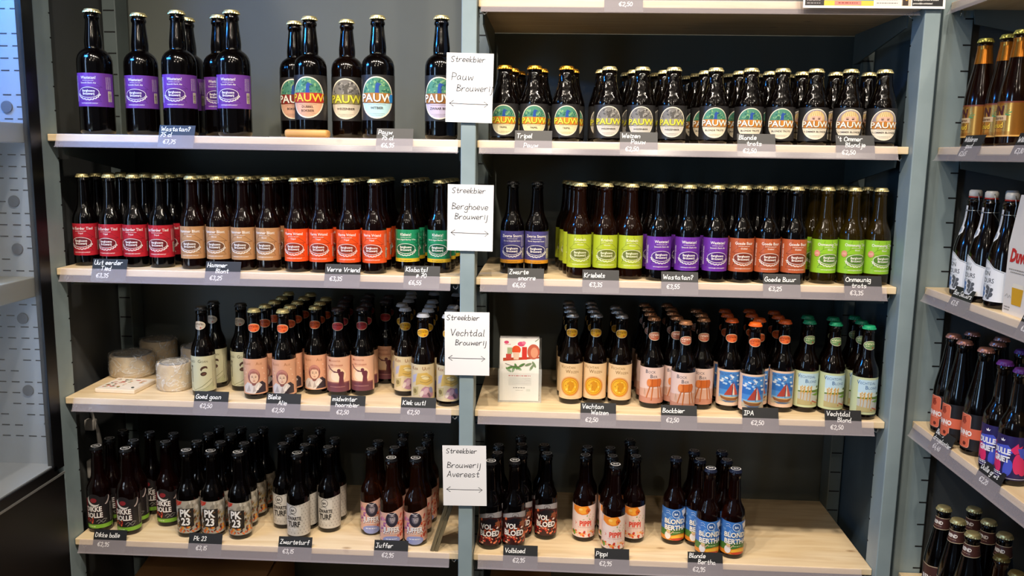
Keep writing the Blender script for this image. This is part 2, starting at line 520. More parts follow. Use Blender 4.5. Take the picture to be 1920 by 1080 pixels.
def hand_strokes(s, seed=0):
    rnd = random.Random(hash_s(s) + seed)
    out, x = [], 0.0
    for ch in s:
        if ch == ' ':
            x += 3.6
            continue
        w = 0
        dy = rnd.uniform(-0.35, 0.35)
        for st in HAND[ch].split():
            p = [(int(st[i]), ord(st[i + 1]) - 101) for i in range(0, len(st), 2)]
            w = max(w, max(q[0] for q in p))
            q = []
            for i in range(len(p) - 1):
                a, b, c, d = p[max(i - 1, 0)], p[i], p[i + 1], p[min(i + 2, len(p) - 1)]
                for k in range(4):
                    t = k / 4
                    q.append(tuple(0.5 * (2 * b[j] + (c[j] - a[j]) * t + (2 * a[j] - 5 * b[j] + 4 * c[j] - d[j]) * t * t + (3 * b[j] - a[j] - 3 * c[j] + d[j]) * t ** 3) for j in (0, 1)))
            q.append(p[-1])
            out.append([(x + u + (v + dy) * 0.14, v + dy) for u, v in q])
        x += w + 1.9
    return out, x - 1.9


def hash_s(s):
    return sum((i + 1) * ord(c) for i, c in enumerate(s))


def ribbon(pts, w):
    n = len(pts)
    vs = []
    for i in range(n):
        a, b = pts[max(i - 1, 0)], pts[min(i + 1, n - 1)]
        dx, dy = b[0] - a[0], b[1] - a[1]
        L = math.hypot(dx, dy) or 1
        dx, dy = dx / L, dy / L
        e = -w * 0.35 if i == 0 else (w * 0.35 if i == n - 1 else 0)
        px, py = pts[i][0] + dx * e, pts[i][1] + dy * e
        vs += [(px - dy * w / 2, py + dx * w / 2), (px + dy * w / 2, py - dx * w / 2)]
    return vs, [(2 * i, 2 * i + 1, 2 * i + 3, 2 * i + 2) for i in range(n - 1)]


def ell(cx, cy, rx, ry, n=28, a0=0, a1=360, rot=0):
    full = abs(a1 - a0) >= 360
    m = n if full else n + 1
    out = []
    for k in range(m):
        a = math.radians(a0 + (a1 - a0) * k / n)
        u, v = rx * math.cos(a), ry * math.sin(a)
        c, s = math.cos(math.radians(rot)), math.sin(math.radians(rot))
        out.append((cx + u * c - v * s, cy + u * s + v * c))
    return out


def op_polys(op):
    """-> verts, faces, colour"""
    k, col, a = op[0], op[1], op[2:]
    if k == 'R':
        x0, y0, x1, y1 = a
        return [(x0, y0), (x1, y0), (x1, y1), (x0, y1)], [(0, 1, 2, 3)], col
    if k == 'P':
        return list(a[0]), [tuple(range(len(a[0])))], col
    if k == 'E':
        p = ell(*a[:4], n=a[5] if len(a) > 5 else 28, rot=a[4] if len(a) > 4 else 0)
        return p, [tuple(range(len(p)))], col
    if k == 'O':      # ring or arc: cx cy rx ry w [a0 a1]
        cx, cy, rx, ry, w = a[:5]
        a0, a1 = (a[5], a[6]) if len(a) > 5 else (0, 360)
        n = 36
        o, i = ell(cx, cy, rx, ry, n, a0, a1), ell(cx, cy, rx - w, ry - w, n, a0, a1)
        m = len(o)
        return o + i, [(q, (q + 1) % m, m + (q + 1) % m, m + q) for q in range(m if abs(a1 - a0) >= 360 else m - 1)], col
    if k == 'S':      # polyline pts, w
        v, f = ribbon(a[0], a[1])
        return v, f, col
    if k == 'T':      # x y size text [bold shear xs align]
        x, y, size, s = a[:4]
        bold, shear, xs, al = (list(a[4:]) + [0.0, 0.0, 1.0, 'c'][len(a) - 4:])[:4]
        v, f, w = text_polys(s, bold, shear)
        off = {'c': -w / 2, 'l': 0, 'r': -w}[al]
        return [(x + (u + off) * size * xs, y + t * size) for u, t in v], f, col
    if k == 'V':      # vertical text: x y size text [bold]
        x, y, size, s = a[:4]
        v, f, w = text_polys(s, a[4] if len(a) > 4 else 0)
        return [(x - t * size, y + u * size) for u, t in v], f, col
    if k == 'H':      # handwriting x y scale text w
        x, y, sc, s, w = a[:5]
        V, F = [], []
        for st in hand_strokes(s)[0]:
            v, f = ribbon([(x + u * sc, y + t * sc) for u, t in st], w)
            F += [tuple(q + len(V) for q in g) for g in f]
            V += v
        return V, F, col
    if k == 'D':      # unreadable small print: x0 y0 x1 h seed -> dashes
        x0, y0, x1, h, sd = a
        rnd = random.Random(sd)
        V, F, x = [], [], x0
        while x < x1:
            w = rnd.uniform(0.8, 3.2) * h
            b = len(V)
            e = min(x + w, x1)
            V += [(x, y0), (e, y0), (e, y0 + h), (x, y0 + h)]
            F.append((b, b + 1, b + 2, b + 3))
            x += w + h * 0.7
        return V, F, col
    if k == 'U':      # the same, upright
        V, F, c = op_polys(('D', col, a[0], 0, a[0] + a[2], a[3], a[4]))
        return [(a[0] - v, a[1] + (u - a[0])) for u, v in V], F, col
    if k == 'B':      # bars of a barcode, upright stack: x y w h
        x, y, w, h = a
        rnd = random.Random(int(x * 7 + h))
        V, F, t = [], [], y + 0.5
        while t < y + h - 0.8:
            d = rnd.choice((0.35, 0.6, 0.9))
            b = len(V)
            V += [(x + 1, t), (x + w - 1, t), (x + w - 1, t + d), (x + 1, t + d)]
            F.append((b, b + 1, b + 2, b + 3))
            t += d + rnd.choice((0.4, 0.7))
        return V, F, col
    raise ValueError(k)


def art_mesh(name, ops, place, step=None, base=0.00012, eps=0.00011, rough=0.42, special=None):
    """ops in millimetres; place(x_mm, y_mm, lift_m) -> point"""
    mats, V, F, MI, done = [], [], [], [], []
    todo = []
    for op in ops:
        v, f, col = op_polys(op)
        if v:
            todo.append((v, f, col))
    for v, f, col in todo:
        xs, ys = [q[0] for q in v], [q[1] for q in v]
        bb = (min(xs), min(ys), max(xs), max(ys))
        lay = 0
        for b, l in done:
            if l >= lay and bb[0] < b[2] and bb[2] > b[0] and bb[1] < b[3] and bb[3] > b[1]:
                lay = max(lay, l + 1)
        done.append((bb, lay))
    eps = min(eps, 0.0013 / max(1, max(l for q, l in done)))
    for (v, f, col), (bb, lay) in zip(todo, done):
        if special and col in special:
            m = special[col]
        else:
            m = mat('print_' + col.strip('#'), col, rough)
        if m not in mats:
            mats.append(m)
        mi = mats.index(m)
        if step and (bb[2] - bb[0] > step or bb[3] - bb[1] > 3 * step):
            bm = bmesh.new()
            vs = [bm.verts.new((x, y, 0)) for x, y in v]
            for q in f:
                try:
                    bm.faces.new([vs[i] for i in q])
                except ValueError:
                    pass
            for ax, st in ((0, step), (1, step * 2.5)):
                lo, hi = bb[ax], bb[ax + 2]
                c = math.floor(lo / st) * st + st
                while c < hi:
                    no = Vector((1, 0, 0)) if ax == 0 else Vector((0, 1, 0))
                    bmesh.ops.bisect_plane(bm, geom=bm.verts[:] + bm.edges[:] + bm.faces[:], plane_co=no * c, plane_no=no, dist=1e-5)
                    c += st
            bm.verts.index_update()
            v = [(q.co.x, q.co.y) for q in bm.verts]
            f = [tuple(w.index for w in q.verts) for q in bm.faces]
            bm.free()
        n0 = len(V)
        V += [place(x, y, base + lay * eps) for x, y in v]
        for q in f:      # wind every face outwards
            ar = sum(v[q[i]][0] * v[q[(i + 1) % len(q)]][1] - v[q[(i + 1) % len(q)]][0] * v[q[i]][1] for i in range(len(q)))
            F.append(tuple(n0 + i for i in (q if ar > 0 else q[::-1])))
            MI.append(mi)
    me = bpy.data.meshes.new(name)
    me.from_pydata(V, [], F)
    for m in mats:
        me.materials.append(m)
    me.polygons.foreach_set('material_index', MI)
    me.polygons.foreach_set('use_smooth', [True] * len(F))
    me.update()
    return me


def flat(origin, ux, uy, un):
    o, ux, uy, un = Vector(origin), Vector(ux), Vector(uy), Vector(un)
    return lambda x, y, l: o + ux * (x / 1000) + uy * (y / 1000) + un * l


def slab_art(name, ops, W, Hh, T, place, side, parent=None, special=None, rough=0.5, eps=0.00008):
    """A thin sheet with thickness T (m) and printed ops on its front."""
    me = art_mesh(name, ops, lambda x, y, l: place(x, y, l), None, 0.00005, eps, rough, special)
    bm = bmesh.new()
    bm.from_mesh(me)
    c = [place(0, 0, 0), place(W, 0, 0), place(W, Hh, 0), place(0, Hh, 0)]
    b = [place(0, 0, -T), place(W, 0, -T), place(W, Hh, -T), place(0, Hh, -T)]
    va, vb = [bm.verts.new(p) for p in c], [bm.verts.new(p) for p in b]
    mi = len(me.materials)
    for q in ((va[0], va[1], va[2], va[3]), (vb[3], vb[2], vb[1], vb[0])):
        bm.faces.new(q).material_index = mi
    for i in range(4):
        j = (i + 1) % 4
        bm.faces.new((va[j], va[i], vb[i], vb[j])).material_index = mi
    m2 = bm_mesh(name, bm, list(me.materials) + [side])
    bpy.data.meshes.remove(me)
    return link(name, m2, parent)

# ------------------------------------------------------------------ setting
def struct(name, lst, m, bevel=0.0):
    return tag(boxes(name, lst, [m], None, bevel), kind='structure')


struct('floor', [(-3.4, 3.2, -4.6, 0.56, -1.60, -1.55)], noise_mat('dark_floor', '#2b2a29', '#353331', 4, 0.5))
struct('ceiling', [(-3.4, 3.2, -4.6, 0.56, 1.64, 1.68)], mat('ceiling_dark', '#3a3a3a', 0.8))
struct('wall_back', [(-1.07, 1.22, 0.425, 0.50, -1.55, 1.64)], noise_mat('grey_back_panel', '#555b57', '#5d635e', 3, 0.55))
struct('wall_left', [(-1.07, -1.028, 0.02, 0.425, -1.55, 1.64)], noise_mat('grey_side_panel', '#4b4e4c', '#53565a', 3, 0.55))
struct('wall_right', [(1.014, 1.034, 0.03, 0.425, -1.55, 1.64)], noise_mat('side_panel_blue_cast', '#41525f', '#485a66', 3, 0.5))  # blue light from the left is put into this panel's colour
struct('wall_side', [(1.47, 1.55, -3.0, 0.40, -1.55, 1.64)], mat('side_wall_grey', '#4a4d4b', 0.6))

# ------------------------------------------------------------------ uprights of the racks


def upright(x0, x1, label, y_back=0.385):
    root = tag(empty('shelf_upright', ((x0 + x1) / 2, 0.0, -1.55)), label, 'rack upright', 'uprights of the main rack')
    w = (x1 - x0) / 2
    for nm, ya, yb, sy in (('front_post', -0.02, 0.046, 1), ('rear_post', y_back - 0.036, y_back + 0.03, -1)):
        bm = bmesh.new()
        box(bm, -w, w, ya, yb, 0, 3.18, 0, 0.0022)
        z = 0.04
        while z < 3.16:      # hook slots
            if sy > 0:
                box(bm, -w - 0.0003, w + 0.0003, yb - 0.006, yb + 0.0004, z - 0.0016, z + 0.0016, 1)
            else:
                box(bm, -w * 0.82, w * 0.82, ya - 0.0004, ya + 0.004, z - 0.0017, z + 0.0017, 1)
            z += 0.0555
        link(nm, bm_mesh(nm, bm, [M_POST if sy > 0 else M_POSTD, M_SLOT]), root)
    for z in (0.10, 3.0):
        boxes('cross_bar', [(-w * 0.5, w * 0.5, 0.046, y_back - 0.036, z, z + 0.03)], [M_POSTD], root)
    return root


upright(-1.022, -0.985, 'grey steel rack upright at the left end, beside the white display fridge')
upright(-0.017, 0.017, 'grey steel middle upright carrying the four white paper signs')
upright(0.977, 1.011, 'grey steel upright at the right end of the main rack, next to the corner')

sp = tag(empty('shelf_upright', (1.066, 0.054, -1.55)), 'grey steel upright with black slots at the far end of the right side rack', 'rack upright', 'uprights of the side rack')
bm = bmesh.new()
box(bm, -0.033, 0.032, -0.034, -0.004, 0, 3.18, 0, 0.0022)
z = 0.04
while z < 3.16:
    box(bm, 0.014, 0.0324, -0.0345, -0.0036, z - 0.0016, z + 0.0016, 1)
    z += 0.0555
link('front_post', bm_mesh('front_post', bm, [M_POST, M_SLOT]), sp)
bm = bmesh.new()
box(bm, 0.335, 0.40, -0.034, -0.004, 0, 3.18, 0, 0.0022)
link('rear_post', bm_mesh('rear_post', bm, [M_POST, M_SLOT]), sp)
boxes('side_sheet', [(0.032, 0.335, -0.012, -0.006, 0, 3.18)], [noise_mat('grey_side_sheet', '#474c4c', '#50555a', 3, 0.5)], sp)

# ------------------------------------------------------------------ shelf boards with their price rails


def rail_mesh(x0, x1):
    bm = bmesh.new()
    prof = [(-0.0030, 0.0012), (-0.0090, -0.0150), (-0.0142, -0.0268), (-0.0180, -0.0290), (-0.0176, -0.0298), (-0.0134, -0.0278), (-0.0080, -0.0152), (-0.0021, 0.0008)]
    A = [bm.verts.new((x0, y, z)) for y, z in prof]
    B = [bm.verts.new((x1, y, z)) for y, z in prof]
    n = len(prof)
    for i in range(n):
        j = (i + 1) % n
        bm.faces.new((A[i], B[i], B[j], A[j]))
    bm.faces.new(A[::-1])
    bm.faces.new(B)
    bmesh.ops.recalc_face_normals(bm, faces=bm.faces[:])
    return bm_mesh('price_rail', bm, [M_RAIL])


def shelf(name, x0, x1, rx0, rx1, depth, label, loc, rz=0.0, t=0.0165, group=None, hooks=True):
    root = tag(empty(name, loc, rz), label, 'shelf', group)
    bm = bmesh.new()
    box(bm, x0, x1, 0.0, depth, -t, 0.0, 0, 0.0018)
    link('board', bm_mesh('board', bm, [M_WOOD]), root)
    link('price_rail', rail_mesh(rx0, rx1), root)
    for xx, s in ((x0 + 0.008, 1), (x1 - 0.008, -1)):
        bm = bmesh.new()
        y1 = depth - 0.03
        vs = []
        for dx in (-0.002, 0.002):
            vs.append([bm.verts.new((xx + dx, y, z)) for y, z in ((0.045, -t), (y1, -t), (y1, -t - 0.075), (y1 - 0.03, -t - 0.075), (0.05, -t - 0.03))])
        bm.faces.new(vs[0][::-1])
        bm.faces.new(vs[1])
        for i in range(5):
            j = (i + 1) % 5
            bm.faces.new((vs[0][i], vs[0][j], vs[1][j], vs[1][i]))
        bmesh.ops.recalc_face_normals(bm, faces=bm.faces[:])
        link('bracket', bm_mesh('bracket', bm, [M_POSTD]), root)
        if hooks:
            bm = bmesh.new()
            tube(bm, [(xx, 0.02, -t), (xx, 0.018, -t - 0.009), (xx + 0.004 * s, 0.016, -t - 0.014), (xx + 0.009 * s, 0.016, -t - 0.011), (xx + 0.010 * s, 0.016, -t - 0.006)], 0.0016, 8)
            link('hook', bm_mesh('hook', bm, [M_STEEL], True), root)
    return root


ORD = ['top', 'second', 'third', 'bottom']
RX = [(-0.9585, -0.0245), (-0.9700, -0.0400), (-0.9600, -0.0370), (-0.9690, -0.0400)]
RXR = [(0.0235, 0.9500), (0.0290, 0.9520), (0.0265, 0.9490), (0.0300, 0.9500)]
for i in range(4):
    shelf('shelf', -0.983, -0.018, *RX[i], 0.405, 'pine board with clear price rail, %s shelf of the left bay' % ORD[i], (0, 0, Z[i]), group='shelves of the left bay')
    shelf('shelf', 0.018, 0.9765, *RXR[i], 0.405, 'pine board with clear price rail, %s shelf of the right bay' % ORD[i], (0, 0, Z[i]), group='shelves of the right bay')
shelf('shelf', 0.018, 0.976, 0.0245, 0.968, 0.405, 'pine board above the right bay at the upper edge, seen from underneath', (0, 0, Z0), group='shelves of the right bay')
shelf('shelf', -0.983, -0.018, -0.969, -0.04, 0.405, 'lowest pine board of the left bay under the cardboard box', (0, 0, ZF), group='shelves of the left bay')
shelf('shelf', 0.018, 0.9765, 0.03, 0.95, 0.405, 'lowest pine board of the right bay under the picture edge', (0, 0, ZF), group='shelves of the right bay')
# side rack: runs towards the viewer along the right wall, fronts facing left
for i in range(4):
    shelf('shelf', -0.017, 1.30, 0.002, 1.30, 0.36, 'pine board with clear price rail, %s shelf of the right side rack' % ORD[i], (1.046, 0.0, Z[i] if i < 3 else -0.966), -PI / 2, group='shelves of the side rack')
shelf('shelf', -0.017, 1.30, 0.002, 1.30, 0.36, 'pine board at the upper right corner above the gold-foil bottles', (1.046, 0.0, Z0 + 0.003), -PI / 2, group='shelves of the side rack')

# ------------------------------------------------------------------ display fridge on the left
fr = tag(empty('display_fridge', (-0.98, -0.06, -1.55)), 'white lit display fridge with black frame at the left edge', 'fridge')
M_FR = mat('fridge_white', '#8b9197', 0.35)
M_FRD = mat('fridge_slot', '#15181c', 0.6)
M_PLUG = mat('fridge_plug', '#4c5158', 0.5)
bm = bmesh.new()
box(bm, -0.60, -0.009, 0.0, 0.012, 0.81, 2.55, 0)
zr = 2.50
rows = []
k = 0
while zr > 0.87:
    zz = zr - 1.55
    if not (0.005 < zz < 0.075 or -0.345 < zz < -0.28):
        for xx in (-0.022, -0.052, -0.084, -0.116, -0.148, -0.18):
            sk = (k * 7 + int(-xx * 1000)) % 5
            if sk != 2:
                box(bm, xx - 0.0095, xx + 0.0095, -0.0006, 0.002, zr - 0.0013, zr + 0.0013, 1)
    zr -= 0.0265
    k += 1
link('slotted_panel', bm_mesh('slotted_panel', bm, [M_FR, M_FRD]), fr)
for zz in (0.102, -0.109, -0.218, -0.381, -0.554):
    bm = bmesh.new()
    lathe(bm, [(0, 0.0), (0.0128, 0.0), (0.0133, 0.001), (0.0128, 0.0035), (0, 0.0042)], 28)
    bmesh.ops.rotate(bm, verts=bm.verts[:], cent=(0, 0, 0), matrix=Matrix.Rotation(PI / 2, 3, 'X'))
    bmesh.ops.translate(bm, verts=bm.verts[:], vec=(-0.054, -0.0002, zz + 1.55))
    bmesh.ops.recalc_face_normals(bm, faces=bm.faces[:])
    link('plug', bm_mesh('plug', bm, [M_PLUG], True, 40), fr)
bm = bmesh.new()
for zz in (-0.165, -0.635):
    r = bmesh.ops.create_uvsphere(bm, u_segments=12, v_segments=8, radius=0.0045)
    bmesh.ops.translate(bm, verts=r['verts'], vec=(-0.0175, 0.0, zz + 1.55))
link('screw', bm_mesh('screw', bm, [M_STEEL], True), fr)
boxes('floor_tray', [(-0.60, -0.002, -1.55, 0.0, 0.795, 0.815)], [M_FR], fr)
boxes('inner_back', [(-0.615, -0.60, -1.55, 0.012, 0.795, 2.56)], [M_FR], fr)
boxes('roof', [(-0.615, 0.004, -1.57, 0.014, 2.55, 2.59)], [M_BLACK], fr)
M_FSH = mat('fridge_shelf_grey', '#8d969c', 0.4)
boxes('shelf', [(-0.59, -0.016, -1.50, -0.002, 1.572, 1.617)], [M_FSH], fr, 0.002)
boxes('shelf', [(-0.59, -0.016, -1.50, -0.002, 1.222, 1.268)], [mat('fridge_shelf_beige', '#7d7e77', 0.5)], fr, 0.002)
boxes('frame', [(-0.012, 0.003, -0.014, 0.028, 0.80, 2.56), (-0.012, 0.003, -1.57, -1.53, 0.80, 2.56), (-0.003, 0.003, -1.55, 0.0, 0.788, 0.812)], [M_BLACK], fr, 0.001)
boxes('trim_strip', [(0.001, 0.0045, -1.57, 0.026, 0.783, 0.788)], [mat('trim_grey', '#9a9c9c', 0.35, 0.6)], fr)
boxes('base', [(-0.615, 0.002, -1.57, 0.026, 0.0, 0.784)], [mat('fridge_base_black', '#070708', 0.45)], fr)
boxes('glass_front', [(-0.0045, -0.0015, -1.53, -0.014, 0.812, 2.55)], [film_mat('fridge_glass', '#dfe8ee', 0.06, 0.03)], fr)

# ------------------------------------------------------------------ printed labels (millimetres round the bottle, bottom edge at y = 0)
WHT, CRM = '#f4f0ea', '#efe6cf'


def ears(cx, cy, rx, ry, col, n=19, a0=197, a1=343):
    out = []
    for i in range(n):
        a = a0 + (a1 - a0) * i / (n - 1)
        x, y = cx + rx * math.cos(math.radians(a)), cy + ry * math.sin(math.radians(a))
        out.append(('E', col, x, y, 2.3, 1.0, a + (35 if i % 2 else -35), 8))
    return out


def berg(bg, dark, title, sub, tcol=WHT, W=152, h=77, cx=0, band=None, bcx=42, side=None, sticker=False, tall=False):
    o = [('R', bg, -W / 2, 0, W / 2, h)]
    for p in ([(-27, 44), (-16, 54), (4, 62), (21, 50), (30, 44)], [(-27, 44), (30, 44)], [(-22, 44), (-22, 17)], [(24, 44), (24, 20)], [(-16, 54), (-13, 74)], [(4, 62), (3, 75)], [(3, 44), (3, 18)],
              [(-26, 14), (-16, 24), (-6, 14)], [(26, 14), (17, 24), (9, 15)], [(-27, 12), (28, 12)]):
        o.append(('S', dark, [(x + cx, y) for x, y in p], 0.7))
    o += [('T', tcol, cx, 62.5, 9.2, title, 0.012, 0, 0.92), ('D', tcol, cx - 13, 58.3, cx + 13, 0.9, 3), ('T', tcol, cx, 52, 5.0, sub, 0.008),
          ('E', dark, cx, 32, 23, 11.5), ('O', tcol, cx, 32, 23.6, 12.2, 1.0), ('T', tcol, cx, 33.3, 7.4, 'Berghoeve', 0.02, 0, 0.9), ('T', tcol, cx, 26.6, 7.4, 'Brouwerij', 0.02, 0, 0.9)]
    o += ears(cx, 33, 25.5, 17.5, tcol)
    if band:
        o += [('R', band, -W / 2, 0, W / 2, 8.5), ('T', '#6b5420', cx, 2.6, 3.6, 'Barrel aged special', 0.01)]
    else:
        o.append(('T', tcol, cx, 6.5, 3.9, 'www.berghoevebrouwerij.nl', 0.006, 0, 0.86))
    o += [('R', CRM, bcx, 12, bcx + 10, 36), ('B', '#1b1b1b', bcx, 12, 10, 24)]
    for i in range(4):
        o.append(('U', tcol, bcx - 3 + i * 4, 40, 28, 0.8, i + 5))
    for i in range(3):
        o.append(('U', tcol, -44 - i * 4, 12, 58, 0.9, i + 15))
    if side:
        o.append(('V', tcol, -35, 14, 6.0, side, 0.02))
    if sticker:
        o += [('E', '#d98f7a', -23, 45, 7, 7.5), ('D', '#f3dcd2', -27, 46, -19, 1.0, 3), ('D', '#f3dcd2', -27.5, 43.5, -18.5, 1.0, 4)]
    if tall:
        o += [('P', dark, [(30, 30), (33, 30), (33, 70), (30, 70)])]
        for yy in (36, 46, 56, 66):
            o.append(('S', dark, [(24, yy), (40, yy)], 0.8))
    return o


def pauw(kind, name, band, lower, pcol='w', sx=1.15, sy=1.0, W=136, h=74, blue=None, lines=None):
    o = [('R', '#2b2a2b', -W / 2, 0, W / 2, h)]
    cy = h / 2
    E = lambda c, x, y, a, b, r=0, n=12: ('E', c, x * sx, cy + y * sy, a * sx, b * sy, r, n)
    o += [('E', CRM, 0, cy, 27.3 * sx, 33.8 * sy, 0, 40), ('E', lower, 0, cy, 25.4 * sx, 31.8 * sy, 0, 40)]
    top = [(x, y) for x, y in ell(0, cy, 25.4 * sx, 31.8 * sy, 30, 8, 172)]
    base, m1, m2, neck = {'peacock': ('#4f8a72', '#2f6a58', '#86b27c', '#2a4f9e'), 'grey': ('#7d7a76', '#55524f', '#a8a49e', '#5b5854'), 'face': ('#9b8f95', '#6c5f63', '#c5b9ba', '#e2c07a')}[kind]
    o.append(('P', base, top))
    rnd = random.Random(hash_s(name) + len(kind))
    for i in range(46 if kind != 'face' else 10):
        x, y = rnd.uniform(-22, 22), rnd.uniform(8, 29)
        if (x / 23.5) ** 2 + (y / 30) ** 2 < 1:
            o.append(E(m1 if i % 2 else m2, x, y, rnd.uniform(1, 2.4), rnd.uniform(0.9, 2.0), rnd.uniform(0, 90), 8))
    if kind == 'face':
        o += [E('#c9a56a', 0, 13, 17, 16, 0, 24), E('#e3b6a0', 0, 11, 12, 14, 0, 24), ('P', '#dcbf86', [(x * sx, cy + y * sy) for x, y in ((-14, 6), (-15, 18), (-9, 27), (0, 29.5), (9, 27), (15, 18), (14, 6), (12, 13), (9, 19), (4, 17.5), (-2, 18.5), (-8, 17), (-11.5, 13))])]
        for q in range(11):
            o.append(('S', '#efdcae' if q % 2 else '#c39f62', [((-10 + q * 2) * sx * 0.75, cy + 28 * sy), ((-10 + q * 2) * sx, cy + (17.8 + (q % 3)) * sy)], 0.8))
        o += [E('#4d3430', -5, 11.5, 2.5, 1.3), E('#4d3430', 5, 11.5, 2.5, 1.3), ('S', '#8a6048', [(-7.6 * sx, cy + 14 * sy), (-2.8 * sx, cy + 14.6 * sy)], 0.9), ('S', '#8a6048', [(2.8 * sx, cy + 14.6 * sy), (7.6 * sx, cy + 14 * sy)], 0.9), E('#c98a78', 0, 8.2, 1.6, 1.2)]
    else:
        o.append(('P', neck, [(x * sx, cy + y * sy) for x, y in ((-3.5, 2), (5, 2), (3.4, 10), (3.2, 17), (4.5, 20), (8, 20.5), (4, 23), (1, 24), (-1.5, 21), (-2, 14))]))
        o.append(('S', neck, [((0.5 + k) * sx, cy + (23 + abs(2 - k)) * sy) for k in (0, 0.5)], 0.8))
    bx = 29
    o.append(('P', band, [(x * sx, cy + y * sy) for x, y in ((-26.8, 6), (-20, 7.5), (20, 7.5), (26.8, 6), (25, 0), (26.8, -7.5), (20, -8.5), (-20, -8.5), (-26.8, -7.5), (-25, 0))]))
    pc, pd = {'w': ('#f6f1e4', '#5b3a22'), 'y': ('#e9e04a', '#6b6318'), 'r': ('#e8c23a', '#a11d1a')}[pcol]
    o += [('T', pd, 0.6 * sx, cy - 6.9 * sy, 18 * sy, 'PAUW', 0.05, 0, 1.0 * sx / sy), ('T', pc, 0, cy - 6.4 * sy, 18 * sy, 'PAUW', 0.018, 0, 1.0 * sx / sy)]
    if blue:
        o += [('P', blue, [(x * sx, cy + y * sy) for x, y in ((21, 6), (26.6, 5), (26.6, -7), (21, -8), (19, -1))])]
    yy = -18.5 if not lines else -17
    for i, ln in enumerate((lines or [name])):
        o.append(('T', '#3a2f2a', 0, cy + (yy - i * 6.5) * sy, 5.4 * sy, ln, 0.03, 0, 0.95 * sx / sy))
    o += [('D', '#6b5f55', -14 * sx, cy - 11.6 * sy, 14 * sx, 0.8, 3), ('D', '#6b5f55', -12 * sx, cy - 26 * sy, 12 * sx, 0.8, 4), ('D', '#6b5f55', -9 * sx, cy - 28.6 * sy, 9 * sx, 0.7, 5)]
    o += [('R', CRM, W / 2 - 8, 6, W / 2, 30), ('B', '#1b1b1b', W / 2 - 8, 6, 8, 24)]
    for i in range(3):
        o.append(('U', '#8d8a86', 40 * sx + i * 3, h * 0.45, h * 0.4, 0.7, i))
    return o


